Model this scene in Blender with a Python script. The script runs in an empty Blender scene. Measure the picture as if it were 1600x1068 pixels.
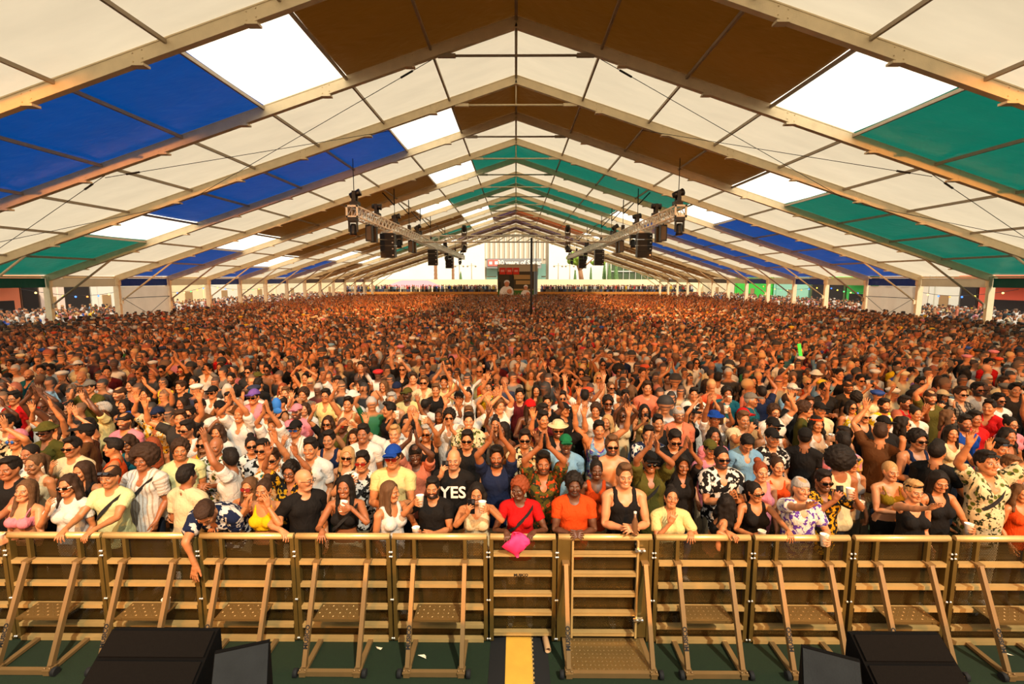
import bpy, bmesh, math, random
import numpy as np
from mathutils import Vector, Matrix
R = math.radians
rnd = random.Random(7)
SC = bpy.context.scene
COL = SC.collection

# ------------------------------------------------------------------ helpers
class MB:
    """collects simple solids and links them as ONE mesh object"""
    def __init__(s): s.v=[]; s.f=[]; s.m=[]; s.sm=[]
    def add(s, vs, fs, mi=0, smooth=False):
        b=len(s.v); s.v.extend(vs)
        for f in fs: s.f.append([i+b for i in f]); s.m.append(mi); s.sm.append(smooth)
        return s
    def box(s, c, d, rot=None, mi=0):
        M = rot if rot is not None else Matrix.Identity(3)
        c=Vector(c); vs=[]
        for z in (-.5,.5):
            for x,y in ((-.5,-.5),(.5,-.5),(.5,.5),(-.5,.5)):
                vs.append(tuple(c+M@Vector((x*d[0],y*d[1],z*d[2]))))
        return s.add(vs,[(3,2,1,0),(4,5,6,7),(0,1,5,4),(1,2,6,5),(2,3,7,6),(3,0,4,7)],mi)
    def frame(s, a, b, up=(0,0,1)):
        a=Vector(a); b=Vector(b); y=(b-a); L=y.length; y=y/L; up=Vector(up)
        if abs(y.dot(up))>.99: up=Vector((0,1,0)) if abs(y.y)<.9 else Vector((1,0,0))
        x=y.cross(up).normalized(); z=x.cross(y)
        return Matrix((x,y,z)).transposed(), (a+b)/2, L
    def bar(s, a, b, w, h, up=(0,0,1), mi=0):
        M,c,L=s.frame(a,b,up); return s.box(c,(w,L,h),M,mi)
    def tube(s, a, b, r, n=8, r2=None, mi=0, caps=True):
        M,c,L=s.frame(a,b); r2=r if r2 is None else r2; vs=[]
        for y,rr in ((-L/2,r),(L/2,r2)):
            for i in range(n):
                t=2*math.pi*i/n; vs.append(tuple(c+M@Vector((rr*math.cos(t),y,rr*math.sin(t)))))
        fs=[(i,(i+1)%n,n+(i+1)%n,n+i) for i in range(n)]
        b0=len(s.f); s.add(vs,fs,mi,True)
        if caps:
            k=len(s.v)-2*n
            s.f.append([k+i for i in range(n)][::-1]); s.m.append(mi); s.sm.append(False)
            s.f.append([k+n+i for i in range(n)]); s.m.append(mi); s.sm.append(False)
        return s
    def path(s, pts, r, n=6, mi=0):
        for a,b in zip(pts,pts[1:]): s.tube(a,b,r,n,mi=mi)
        return s
    def lathe(s, prof, n=12, origin=(0,0,0), M=None, mi=0, smooth=True):
        o=Vector(origin); M=M or Matrix.Identity(3); vs=[]
        for r,z in prof:
            for i in range(n):
                t=2*math.pi*i/n; vs.append(tuple(o+M@Vector((r*math.cos(t),r*math.sin(t),z))))
        fs=[]
        for j in range(len(prof)-1):
            for i in range(n):
                fs.append((j*n+i,j*n+(i+1)%n,(j+1)*n+(i+1)%n,(j+1)*n+i))
        return s.add(vs,fs,mi,smooth)
    def ball(s, c, r, n=10, m=6, mi=0, sc=(1,1,1)):
        prof=[(max(1e-4,math.sin(math.pi*j/m)),-math.cos(math.pi*j/m)) for j in range(m+1)]
        M=Matrix.Diagonal((r*sc[0],r*sc[1],r*sc[2]))
        return s.lathe(prof,n,c,M,mi)
    def prism(s, poly, a, b, axis='y', mi=0):
        """poly: 2D outline; extruded along axis between a and b"""
        n=len(poly)
        def P(u,v,t):
            return {'y':(u,t,v),'x':(t,u,v),'z':(u,v,t)}[axis]
        vs=[P(u,v,a) for u,v in poly]+[P(u,v,b) for u,v in poly]
        fs=[list(range(n))[::-1],[n+i for i in range(n)]]+[(i,(i+1)%n,n+(i+1)%n,n+i) for i in range(n)]
        return s.add(vs,fs,mi)
    def quad(s, a,b,c,d, mi=0): return s.add([tuple(a),tuple(b),tuple(c),tuple(d)],[(0,1,2,3)],mi)
    def mesh(s, name, mats):
        me=bpy.data.meshes.new(name); me.from_pydata(s.v,[],s.f)
        for m in (mats if isinstance(mats,(list,tuple)) else [mats]): me.materials.append(m)
        me.polygons.foreach_set('material_index',s.m); me.polygons.foreach_set('use_smooth',s.sm)
        me.validate(); me.update(); return me
    def build(s, name, mats, parent=None, loc=None):
        o=bpy.data.objects.new(name,s.mesh(name,mats)); COL.objects.link(o)
        if parent is not None: o.parent=parent
        if loc is not None: o.location=loc
        return o

def empty(name, loc=(0,0,0), rz=0, label=None, cat=None, group=None, kind=None):
    o=bpy.data.objects.new(name,None); COL.objects.link(o); o.location=loc; o.rotation_euler=(0,0,rz)
    o.empty_display_size=.1
    return tag(o,label,cat,group,kind)
def tag(o,label=None,cat=None,group=None,kind=None):
    if label: o['label']=label
    if cat: o['category']=cat
    if group: o['group']=group
    if kind: o['kind']=kind
    return o
def kids(o): return [c for c in bpy.data.objects if c.parent==o]
def dup(o, loc=None, rz=None, label=None, group=None, parent=None, ch=None):
    c=o.copy(); COL.objects.link(c)
    if parent is not None: c.parent=parent
    if loc is not None: c.location=loc
    if rz is not None: c.rotation_euler=(0,0,rz)
    if label: c['label']=label
    if group: c['group']=group
    for k in list(o.children): dup(k,parent=c)
    return c

def lin(c):
    if isinstance(c,str): c=tuple(int(c[i:i+2],16)/255 for i in (0,2,4))
    return tuple((x/12.92 if x<=.04045 else ((x+.055)/1.055)**2.4) for x in c)
_M={}
def mat(name, col, rough=.6, metal=0., noise=0., nscale=8., bump=0., bscale=60., emit=None, estr=0., spec=.5):
    if name in _M: return _M[name]
    m=bpy.data.materials.new(name); m.use_nodes=True; nt=m.node_tree; b=nt.nodes['Principled BSDF']
    c=lin(col)+(1,)
    b.inputs['Base Color'].default_value=c; b.inputs['Roughness'].default_value=rough; b.inputs['Metallic'].default_value=metal
    b.inputs['Specular IOR Level'].default_value=spec
    if noise>0:
        tc=nt.nodes.new('ShaderNodeTexCoord'); n=nt.nodes.new('ShaderNodeTexNoise'); n.inputs['Scale'].default_value=nscale; n.inputs['Detail'].default_value=5
        mr=nt.nodes.new('ShaderNodeMapRange'); mr.inputs[3].default_value=1-noise; mr.inputs[4].default_value=1+noise
        mx=nt.nodes.new('ShaderNodeMix'); mx.data_type='RGBA'; mx.blend_type='MULTIPLY'; mx.inputs[0].default_value=1; mx.inputs[6].default_value=c
        nt.links.new(tc.outputs['Object'],n.inputs['Vector']); nt.links.new(n.outputs[0],mr.inputs[0])
        nt.links.new(mr.outputs[0],mx.inputs[7]); nt.links.new(mx.outputs[2],b.inputs['Base Color'])
    if bump>0:
        tc=nt.nodes.new('ShaderNodeTexCoord'); n=nt.nodes.new('ShaderNodeTexNoise'); n.inputs['Scale'].default_value=bscale; n.inputs['Detail'].default_value=3
        bp=nt.nodes.new('ShaderNodeBump'); bp.inputs['Strength'].default_value=bump; bp.inputs['Distance'].default_value=.02
        nt.links.new(tc.outputs['Object'],n.inputs['Vector']); nt.links.new(n.outputs[0],bp.inputs['Height']); nt.links.new(bp.outputs[0],b.inputs['Normal'])
    if emit is not None:
        b.inputs['Emission Color'].default_value=lin(emit)+(1,); b.inputs['Emission Strength'].default_value=estr
    _M[name]=m; return m

def membrane(name, col, trans, refl=.5):
    """coated tent fabric: diffuse from below, lets daylight through"""
    if name in _M: return _M[name]
    m=bpy.data.materials.new(name); m.use_nodes=True; nt=m.node_tree; nt.nodes.clear()
    out=nt.nodes.new('ShaderNodeOutputMaterial'); mx=nt.nodes.new('ShaderNodeMixShader')
    d=nt.nodes.new('ShaderNodeBsdfPrincipled'); t=nt.nodes.new('ShaderNodeBsdfTranslucent')
    d.inputs['Roughness'].default_value=.35; d.inputs['Specular IOR Level'].default_value=.35
    tc=nt.nodes.new('ShaderNodeTexCoord'); n=nt.nodes.new('ShaderNodeTexNoise'); n.inputs['Scale'].default_value=.9; n.inputs['Detail'].default_value=6
    mp=nt.nodes.new('ShaderNodeMapping'); mp.inputs['Scale'].default_value=(.35,1.6,1)
    mr=nt.nodes.new('ShaderNodeMapRange'); mr.inputs[3].default_value=.84; mr.inputs[4].default_value=1.12
    nt.links.new(tc.outputs['Object'],mp.inputs[0]); nt.links.new(mp.outputs[0],n.inputs['Vector']); nt.links.new(n.outputs[0],mr.inputs[0])
    for node,k,key in ((d,refl,'Base Color'),(t,1,'Color')):
        mm=nt.nodes.new('ShaderNodeMix'); mm.data_type='RGBA'; mm.blend_type='MULTIPLY'; mm.inputs[0].default_value=1
        c=lin(col); mm.inputs[6].default_value=(c[0]*k,c[1]*k,c[2]*k,1)
        nt.links.new(mr.outputs[0],mm.inputs[7]); nt.links.new(mm.outputs[2],node.inputs[key])
    w=nt.nodes.new('ShaderNodeTexWave'); w.inputs['Scale'].default_value=1.3; w.inputs['Distortion'].default_value=6; w.inputs['Detail'].default_value=3
    bp=nt.nodes.new('ShaderNodeBump'); bp.inputs['Strength'].default_value=.25; bp.inputs['Distance'].default_value=.03
    nt.links.new(mp.outputs[0],w.inputs['Vector']); nt.links.new(w.outputs[1],bp.inputs['Height']); nt.links.new(bp.outputs[0],d.inputs['Normal'])
    mx.inputs[0].default_value=trans
    nt.links.new(d.outputs[0],mx.inputs[1]); nt.links.new(t.outputs[0],mx.inputs[2]); nt.links.new(mx.outputs[0],out.inputs[0])
    _M[name]=m; return m

# ------------------------------------------------------------------ camera
HC=3.84
cam=bpy.data.cameras.new('camera'); co=bpy.data.objects.new('camera',cam); COL.objects.link(co)
cam.sensor_width=36; cam.lens=36*792/1600; cam.clip_end=800; cam.clip_start=.05
co.location=(0,0,HC); co.rotation_euler=(R(90-7.0),0,math.atan(6/792))
SC.camera=co
PITCH=R(7.0)
def px(x,y,z):
    """point on the ray of photo pixel (x,y) at world height z (used to work out real positions on the floor plan)"""
    yaw=math.atan(6/792); u=(x-800)/792; v=(534-y)/792
    f=math.cos(PITCH)+v*math.sin(PITCH); h=-math.sin(PITCH)+v*math.cos(PITCH)
    t=(z-HC)/h
    X,Y=u*t,f*t
    return X*math.cos(yaw)-Y*math.sin(yaw), X*math.sin(yaw)+Y*math.cos(yaw)
def pxd(x,y,D):
    """point on the ray at distance D down the tent"""
    yaw=math.atan(6/792); u=(x-800)/792; v=(534-y)/792
    f=math.cos(PITCH)+v*math.sin(PITCH); h=-math.sin(PITCH)+v*math.cos(PITCH)
    dx=u*math.cos(yaw)-f*math.sin(yaw); dy=u*math.sin(yaw)+f*math.cos(yaw)
    t=D/dy
    return Vector((dx*t,D,HC+h*t))

# ------------------------------------------------------------------ tent
BAY=4.9; D3=28.0; XE=25.9; ZR=8.75; ZE=.25; NF=16
def FD(k): return D3+BAY*(k-3)
def slope(k):  # k = 0 ridge .. 9 eave
    return XE*k/9, HC+ZR-(ZR-ZE)*k/9
ALU=mat('tent_aluminium','e8d2aa',.5,.1,.18,3,.15,25)
STEEL=mat('dark_steel','a8967c',.5,.15,.2,5)
CABLE=mat('black_cable','14110f',.6)
MW=membrane('membrane_white','f6ebd2',.345,.55)
MC=membrane('membrane_clear','fffdf2',.9,.6)
MBn=membrane('membrane_brown','85500f',.12,.14)
MBl=membrane('membrane_blue','0062d6',.19,.3)
MG=membrane('membrane_green','078f7c',.24,.35)
MP=membrane('membrane_purple','54365e',.25,.3)
MO=membrane('membrane_orange','b0501c',.28,.3)
MN={'w':MW,'c':MC,'n':MBn,'b':MBl,'g':MG,'p':MP,'o':MO}
CN={'w':'white','c':'bright clear','n':'brown','b':'blue','g':'green','p':'purple','o':'orange'}
ORD=['first','second','third','fourth','fifth','sixth','seventh','eighth','ninth','tenth','eleventh','twelfth','thirteenth','fourteenth','fifteenth','sixteenth','seventeenth','eighteenth','nineteenth']
BAYS={ -2:('w9','w9'), -1:('w9','w9'),
 0:('n2c1b6','n3c1g5'),1:('w9','w9'),2:('n1c1b4c1g2','n4c1g4'),3:('w9','w9'),4:('g1c1n4c1b2','g4c1b4'),5:('w9','w9'),
 6:('g2c1n4c1b1','g3c1b5'),7:('w9','w9'),8:('g1c1n4c1b2','g4c1b4'),9:('w9','w9'),10:('p1c1g4c1n2','o3c1n5'),11:('w9','w9'),
 12:('p3c1n5','p4c1n4'),13:('w9','w9'),14:('p2c1n6','p3c1n5'),15:('w9','w9')}
import re
def build_tent():
    for b in sorted(BAYS):
        y0,y1=FD(b),FD(b+1)
        for side,sg in ((0,-1),(1,1)):
            k=0; runs=re.findall(r'([a-z])(\d)',BAYS[b][side])
            for c,n in runs:
                n=int(n); mb=MB(); k0=k
                nx=n; ny=4
                vs=[]
                for i in range(nx*2+1):
                    for j in range(ny+1):
                        kk=k+i/2; X,Z=slope(kk)
                        sag=-.07*math.sin(math.pi*j/ny)*(1 if i%2 else .45)
                        vs.append((sg*X,y0+(y1-y0)*j/ny,Z+.0+sag+.02))
                fs=[]
                w=ny+1
                for i in range(nx*2):
                    for j in range(ny):
                        q=(i*w+j,i*w+j+1,(i+1)*w+j+1,(i+1)*w+j); fs.append(q if sg<0 else q[::-1])
                mb.add(vs,fs,0,True)
                o=mb.build('roof_panel',MN[c]); k+=n
                where='second bay behind the stage front' if b==-2 else 'bay over the stage front' if b==-1 else ORD[b]+' full bay from the stage'
                band='' if n==9 else ' at the eave' if k==9 else ' at the ridge' if k0==0 else ' high up the slope' if k0<4 else ' low on the slope'
                tag(o,f"{CN[c]} fabric roof panel{band}, {'left' if sg<0 else 'right'} slope, {where}",'roof panel','tent roof panels','structure')
            c=runs[-1][0]
            X,Z=slope(9); mb=MB(); mb.box((sg*(X-.02),(y0+y1)/2,Z-.42),(.02,BAY-.3,.50))
            if b>=0: tag(mb.build('trim_valance',MN[c]),f"{CN[c]} fabric valance along the {'left' if sg<0 else 'right'} eave of the {ORD[b]} bay",'valance','eave valances','structure')
    for k in range(-2,NF+1):
        y=FD(k)
        nm='frame behind the camera' if k<0 else f'{ORD[k]} frame from the stage'
        root=empty('tent_frame',(0,y,0),0,f"aluminium tent portal frame, {nm}" if k>=0 else f"aluminium tent portal over the stage, {'rear' if k==-2 else 'front'} one",'tent frame','tent portal frames','structure')
        for sg in (-1,1):
            mb=MB(); n=6
            X0,Z0=slope(0); X1,Z1=slope(9.05)
            dz=.19
            mb.bar((0,0,Z0-dz),(sg*X1,0,Z1-dz),.17,.36)
            mb.bar((0,0,Z0-.02),(sg*X1,0,Z1-.02),.20,.035); mb.bar((0,0,Z0-.36),(sg*X1,0,Z1-.36),.20,.035)
            for j in range(1,9):           # splice plates and bolts
                Xj,Zj=slope(j+.25); 
                mb.box((sg*Xj,0,Zj-.40),(.32,.26,.06))
                for q in (-.12,.12):
                    for w in (-.1,.1):
                        mb.ball((sg*(Xj+q),-.09,Zj-.19+w-sg*0-q*.33),.022,6,4)
            mb.build('rafter',ALU,root)
            p=MB(); p.bar((sg*XE,0,0),(sg*XE,0,HC+ZE-.1),.2,.34,up=(1,0,0)); p.box((sg*XE,0,.02),(.6,.5,.04))
            p.box((sg*XE,0,HC+ZE-.35),(.42,.24,.5)); p.build('post',ALU,root)
            br=MB(); br.tube((sg*(XE-.2),0,2.45),(sg*22.2,0,HC+slope(9)[1]*0+1.1),.055); br.box((sg*(XE-.22),0,2.4),(.2,.1,.25)); br.build('knee_brace',STEEL if k%2 else ALU,root)
        t=MB(); Xc=2.5; zc=HC+7.52; t.tube((-Xc,0,zc),(Xc,0,zc),.045)
        t.tube((0,0,zc),(0,0,HC+ZR-.3),.028)
        t.box((-Xc+.15,0,zc),(.6,.12,.12)); t.box((Xc-.15,0,zc),(.6,.12,.12)); t.build('tie_bar',ALU if k%2==0 else STEEL,root)
    for k in range(0,10):
        for sg in ((1,) if k==0 else (-1,1)):
            X,Z=slope(k); mb=MB()
            for b in range(-2,NF): mb.bar((sg*X,FD(b)+.08,Z-.10),(sg*X,FD(b+1)-.08,Z-.10),.075 if k else .1,.10)
            nm='ridge purlin along the top of the tent roof' if k==0 else f"roof purlin running down the tent, {ORD[k-1]} below the ridge on the {'left' if sg<0 else 'right'} slope" if k<9 else f"eave purlin along the {'left' if sg<0 else 'right'} side"
            tag(mb.build('roof_beam',STEEL if k<9 else ALU),nm,'purlin','roof purlins','structure')
    for sg in (-1,1):                      # wind bracing cables in the second full bay
        for (a,b) in (((1,1),(2,5)),((1,5),(2,1.9)),((1,5),(2,9)),((1,8.8),(2,5.2))):
            mb=MB(); A=(sg*slope(a[1])[0],FD(a[0]),slope(a[1])[1]-.42-(.07 if b[1]<a[1] else 0)); B=(sg*slope(b[1])[0],FD(b[0]),slope(b[1])[1]-.42-(.07 if b[1]<a[1] else 0))
            mb.tube(A,B,.012,5); mb.tube(Vector(A).lerp(Vector(B),.06),Vector(A).lerp(Vector(B),.1),.035,6)
            up='upper' if min(a[1],b[1])<3 else 'lower'
            tag(mb.build('bracing_cable',CABLE),f"thin dark wind bracing cable across the {up} {'left' if sg<0 else 'right'} slope, running {'down' if b[1]>a[1] else 'up'} away from the stage",'cable','roof bracing cables')
    for sg in (-1,1):                      # white wall sheets in the fifth bay
        mb=MB(); y0,y1=FD(4)+.2,FD(5)-.2
        N=12; vs=[];fs=[]
        for i in range(N+1):
            yy=y0+(y1-y0)*i/N; w=.03*math.sin(i*1.7)
            for z in (0.02,HC-.45): vs.append((sg*(XE-.05)+w,yy,z))
        for i in range(N): fs.append((2*i,2*i+1,2*i+3,2*i+2))
        mb.add(vs,fs,0,True)
        o=mb.build('wall_'+('left' if sg<0 else 'right'),MW); tag(o,f"white fabric side wall sheet closing one bay on the {'left' if sg<0 else 'right'}",'wall sheet','side wall sheets','structure')
        x=MB(); X=sg*(XE-.16)
        x.tube((X,y0,.3),(X,y1,HC-1.2),.014,5); x.tube((X,y1,.3),(X,y0,HC-1.2),.014,5); x.tube((X,y0,HC-1.2),(X,y1,HC-1.2),.02,5)
        tag(x.build('bracing_cable',CABLE),f"crossed bracing cables in front of the white wall sheet on the {'left' if sg<0 else 'right'}",'cable','wall bracing cables')
build_tent()

# ------------------------------------------------------------------ ground
FLOORM=mat('green_carpet','0b2002',.95,0,.35,30,.3,200)
GROUND=mat('asphalt_ground','6b5d4a',.9,0,.2,2)
mb=MB(); mb.box((0,60,-.15),(260,290,.28)); tag(mb.build('ground',GROUND),'paved ground around and under the tent','ground',kind='structure')
mb=MB(); mb.box((0,45,-.005),(52.2,95,.03)); tag(mb.build('floor',FLOORM),'dark green carpet floor of the tent','floor',kind='structure')
BLACKW=mat('black_paint','0d0b0a',.7,0,.3,6)
mb=MB(); mb.box((0,-2.5,1.12),(24,10.9,.12)); mb.box((0,2.93,.52),(24,.04,1.04)); 
tag(mb.build('stage_floor',BLACKW),'black stage deck edge beneath the camera','stage',kind='structure')
# ------------------------------------------------------------------ barrier
BALU=mat('barrier_aluminium','d2b070',.36,.5,.3,5,.08,80)
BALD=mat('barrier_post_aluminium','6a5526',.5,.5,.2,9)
RUBBER=mat('black_rubber','0c0b0a',.8)
INK=mat('black_print','0a0908',.7)
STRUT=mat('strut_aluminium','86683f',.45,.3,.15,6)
BOLT=mat('bright_bolt','f0e8d8',.25,.9)
def perforated():
    m=bpy.data.materials.new('perforated_sheet'); m.use_nodes=True; nt=m.node_tree; b=nt.nodes['Principled BSDF']
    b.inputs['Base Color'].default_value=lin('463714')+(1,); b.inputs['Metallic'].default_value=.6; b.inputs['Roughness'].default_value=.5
    tc=nt.nodes.new('ShaderNodeTexCoord'); sp=nt.nodes.new('ShaderNodeSeparateXYZ'); nt.links.new(tc.outputs['Object'],sp.inputs[0])
    def ma(op,a,v=None):
        n=nt.nodes.new('ShaderNodeMath'); n.operation=op
        for i,q in enumerate((a,v)):
            if q is None: continue
            if isinstance(q,(int,float)): n.inputs[i].default_value=q
            else: nt.links.new(q,n.inputs[i])
        return n.outputs[0]
    p=.0165
    z=ma('DIVIDE',sp.outputs[2],p); row=ma('FLOOR',z); odd=ma('MULTIPLY',ma('MODULO',ma('ABSOLUTE',row),2.0),.5)
    x=ma('ADD',ma('DIVIDE',sp.outputs[0],p),odd)
    fx=ma('SUBTRACT',ma('FRACT',ma('ADD',x,100.0)),.5); fz=ma('SUBTRACT',ma('FRACT',ma('ADD',z,100.0)),.5)
    d=ma('ADD',ma('MULTIPLY',fx,fx),ma('MULTIPLY',fz,fz)); hole=ma('LESS_THAN',d,.112)
    tr=nt.nodes.new('ShaderNodeBsdfTransparent'); mx=nt.nodes.new('ShaderNodeMixShader')
    nt.links.new(hole,mx.inputs[0]); nt.links.new(b.outputs[0],mx.inputs[1]); nt.links.new(tr.outputs[0],mx.inputs[2])
    nt.links.new(mx.outputs[0],nt.nodes['Material Output'].inputs[0]); return m
PERF=perforated()
def tread():
    m=bpy.data.materials.new('checker_plate'); m.use_nodes=True; nt=m.node_tree; b=nt.nodes['Principled BSDF']
    b.inputs['Base Color'].default_value=lin('7d6236')+(1,); b.inputs['Metallic'].default_value=.5; b.inputs['Roughness'].default_value=.42
    return m
TREAD=tread()
def text_mesh(txt, size, m, name, parent=None, loc=(0,0,0), rot=(0,0,0), align='CENTER', extrude=.002, bold=0.):
    cu=bpy.data.curves.new(name,'FONT'); cu.body=txt; cu.size=size; cu.align_x=align; cu.align_y='CENTER'; cu.extrude=extrude; cu.offset=bold; cu.resolution_u=3
    o=bpy.data.objects.new(name,cu); COL.objects.link(o)
    dg=bpy.context.evaluated_depsgraph_get(); me=bpy.data.meshes.new_from_object(o.evaluated_get(dg)); bpy.data.objects.remove(o)
    me.materials.clear(); me.materials.append(m)
    r=bpy.data.objects.new(name,me); COL.objects.link(r); r.location=loc; r.rotation_euler=rot; r.parent=parent
    return r
def studs(mb,x0,x1,y0,y1,z,nx,ny):
    for j in range(ny):
        for i in range(nx):
            x=x0+(x1-x0)*(i+.5)/nx; y=y0+(y1-y0)*(j+.5)/ny
            a=R(45) if (i+j)%2 else R(-45)
            mb.ball((x,y,z),.011,6,4,sc=(1,1,.5)) if False else mb.add([(x+.016*math.cos(a),y+.016*math.sin(a),z),(x-.006*math.sin(a),y+.006*math.cos(a),z+.0001),(x-.016*math.cos(a),y-.016*math.sin(a),z),(x+.006*math.sin(a),y-.006*math.cos(a),z),(x,y,z+.006)],[(0,1,4),(1,2,4),(2,3,4),(3,0,4)])
def make_barrier(w, label, variant='panel'):
    root=empty('crowd_barrier',(0,5.0,0),0,label,'barrier','crowd barrier panels along the pit')
    h=w/2
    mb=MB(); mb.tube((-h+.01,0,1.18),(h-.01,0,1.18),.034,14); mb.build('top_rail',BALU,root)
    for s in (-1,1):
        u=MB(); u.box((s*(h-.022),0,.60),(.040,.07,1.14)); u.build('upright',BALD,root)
        k=MB()
        for z in (1.03,.98,.5,.06): k.ball((s*(h-.004),-.045,z),.014,8,5)
        k.build('bolt',BOLT,root)
    zs={'panel':(.92,.67,.42,.21,.05),'step':(1.02,.80,.575,.36,.13),'door':(1.02,.80,.575,.36,.13)}[variant]
    hw=h-.045 if variant!='door' else h-.17
    for z in zs:
        b=MB(); b.box((0,-.016,z),(2*hw,.060,.010)); b.box((0,-.042,z-.018),(2*hw,.008,.032)); b.box((0,.008,z-.022),(2*hw,.010,.044))
        rl=b.build('rail',BALU,root)
        if variant=='step' and abs(z-.80)<.01: text_mesh('MUSICO',.040,INK,'lettering',rl,(-.02,-.0465,z-.018),(R(90),0,0),bold=.0018)
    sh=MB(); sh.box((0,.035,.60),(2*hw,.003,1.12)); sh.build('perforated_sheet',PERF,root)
    if variant=='panel':
        for s in (-1,1):
            r=MB(); r.box((s*.265,-.012,1.045),(.035,.045,.23)); r.build('rib',BALD,root)
    if variant=='door':
        for s in (-1,1):
            r=MB(); r.box((s*(h-.095),-.01,.62),(.11,.03,1.10)); r.build('side_plate',BALD,root)
            r=MB(); r.box((s*(hw+.012),-.03,.62),(.02,.05,1.08)); r.build('door_stile',BALU,root)
        for z in (1.07,.30):
            l=MB(); l.box((hw+.03,-.06,z),(.10,.03,.03)); l.ball((hw+.02,-.075,z),.018,8,5); l.ball((hw+.07,-.075,z),.018,8,5); l.build('latch',BOLT,root)
    if variant in ('panel','door'):
        sx=.265 if variant=='panel' else h-.085
        for s in (-1,1):
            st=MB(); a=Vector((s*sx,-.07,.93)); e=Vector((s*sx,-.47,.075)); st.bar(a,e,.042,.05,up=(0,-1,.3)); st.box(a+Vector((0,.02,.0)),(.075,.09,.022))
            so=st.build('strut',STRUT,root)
            if s<0:
                d=(e-a).normalized(); nrm=Vector((0,-d.z*-1,0)); p=a.lerp(e,.72)
                # lettering reads up the strut face that looks at the stage
                zax=Vector((0,d.z,-d.y)).normalized(); zax=zax if zax.y<0 else -zax
                xax=-d; yax=zax.cross(xax)
                t=text_mesh('MUSICO',.058,INK,'lettering',so,(0,0,0),(0,0,0),bold=.0018)
                t.matrix_local=Matrix.Translation(p+zax*.0265)@Matrix((xax,yax,zax)).transposed().to_4x4()
            f=MB(); f.box((s*sx,-.49,.062),(.075,.10,.014)); f.box((s*sx,-.49,.035),(.06,.09,.04)); f.ball((s*sx-.025,-.515,.075),.012,6,4); f.ball((s*sx+.025,-.515,.075),.012,6,4); f.build('foot',STRUT,root)
            bt=MB(); bt.bar((s*sx,-.45,.035),(s*sx,0,.035),.05,.03); bt.build('base_tube',STRUT,root)
            wh=MB(); wh.tube((s*(sx+.05),-.51,.042),(s*(sx+.09),-.51,.042),.042,14); wh.build('wheel',RUBBER,root)
        fb=MB(); fb.box((0,-.50,.04),(2*sx-.06,.045,.05)); fb.build('foot_bar',STRUT,root)
        tp=MB()
        if variant=='panel':
            tp.box((0,-.14,.432),(2*sx-.05,.24,.008)); tp.box((0,-.262,.42),(2*sx-.05,.006,.03)); studs(tp,-sx+.03,sx-.03,-.25,-.03,.4365,9,4)
            for s in (-1,1): tp.box((s*(sx-.045),-.265,.425),(.09,.012,.02))
            tp.build('step_plate',TREAD,root)
        else:
            tp.box((0,-.26,.055),(2*sx-.06,.48,.008)); studs(tp,-sx+.04,sx-.04,-.48,-.03,.0595,18,9)
            tp.build('floor_plate',TREAD,root)
    if variant!='step':
        bp=MB(); bp.box((0,.46,.028),(w-.03,.84,.012)); bp.build('base_plate',TREAD,root)
    return root
bx=[-6.36,-5.33,-4.34,-3.31,-2.31,-1.30,-.285]
proto=None
names=['stepped crowd barrier panel at the far left edge of the pit, cut by the frame','crowd barrier panel second from the far left, behind the black stage wedge','crowd barrier panel with an arm hanging over its top rail','crowd barrier panel with a long-haired woman in a black crop top behind it','crowd barrier panel fifth from the left, below the bald man in black','crowd barrier panel just left of the narrow rung gate']
names=['aluminium crowd barrier panel at the left edge of the pit','aluminium crowd barrier panel below the man in the pale yellow-green T-shirt','aluminium crowd barrier panel that the man in the dark patterned shirt hangs his arm over','aluminium crowd barrier panel below the bald man in black','aluminium crowd barrier panel below the man in a black T-shirt with a full beard','aluminium crowd barrier panel just beside the narrow cable gate, on its left']
def place_barrier(o,x0,x1):
    o.location=((x0+x1)/2,5.0,0)
protoL=None
specs=[]
for i,(a,b) in enumerate(zip(bx,bx[1:])): specs.append((a,b))
rx=[1.435,2.455,3.485,4.52,5.55,6.58]
specs+= list(zip(rx,rx[1:]))
labels=['aluminium crowd barrier panel at the left edge of the pit, below the laughing woman',
 'aluminium crowd barrier panel below the man in the pale yellow-green T-shirt',
 'aluminium crowd barrier panel that a man hangs his bare arm over',
 'aluminium crowd barrier panel below the woman drinking in a black crop top',
 'aluminium crowd barrier panel between the drinking woman and the cable gate',
 None,
 'aluminium crowd barrier panel directly right of the plated door section',
 'aluminium crowd barrier panel below the grey-haired man holding a white cup',
 'aluminium crowd barrier panel below the woman in the gold bikini top',
 'aluminium crowd barrier panel at the right edge of the pit, beyond the big black wedge',None]
# panel borders measured in the photo: the left run has six, the last ends at the cable gate
specs=[(-6.36,-5.33),(-5.33,-4.34),(-4.34,-3.31),(-3.31,-2.31),(-2.31,-1.30),(-1.30,-.285),(1.435,2.455),(2.455,3.485),(3.485,4.52),(4.52,5.55)]
labels=['aluminium crowd barrier panel cut by the left edge of the photo',
 'aluminium crowd barrier panel below the laughing woman with long hair',
 'aluminium crowd barrier panel below the man in the pale yellow-green T-shirt',
 'aluminium crowd barrier panel that the man in the dark shirt hangs his bare arm over',
 'aluminium crowd barrier panel below the woman drinking in a black crop top',
 'aluminium crowd barrier panel directly beside the cable gate, below the woman photographing herself',
 'aluminium crowd barrier panel directly beside the plated door section, below the shouting woman',
 'aluminium crowd barrier panel below the grey-haired man reaching up with a white cup',
 'aluminium crowd barrier panel below the woman in the gold bikini top',
 'aluminium crowd barrier panel at the right edge, beyond the big black stage wedge']
for (a,b),lb in zip(specs,labels):
    if protoL is None: o=protoL=make_barrier(1.0,lb)
    else: o=dup(protoL,label=lb)
    place_barrier(o,a,b)
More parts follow.
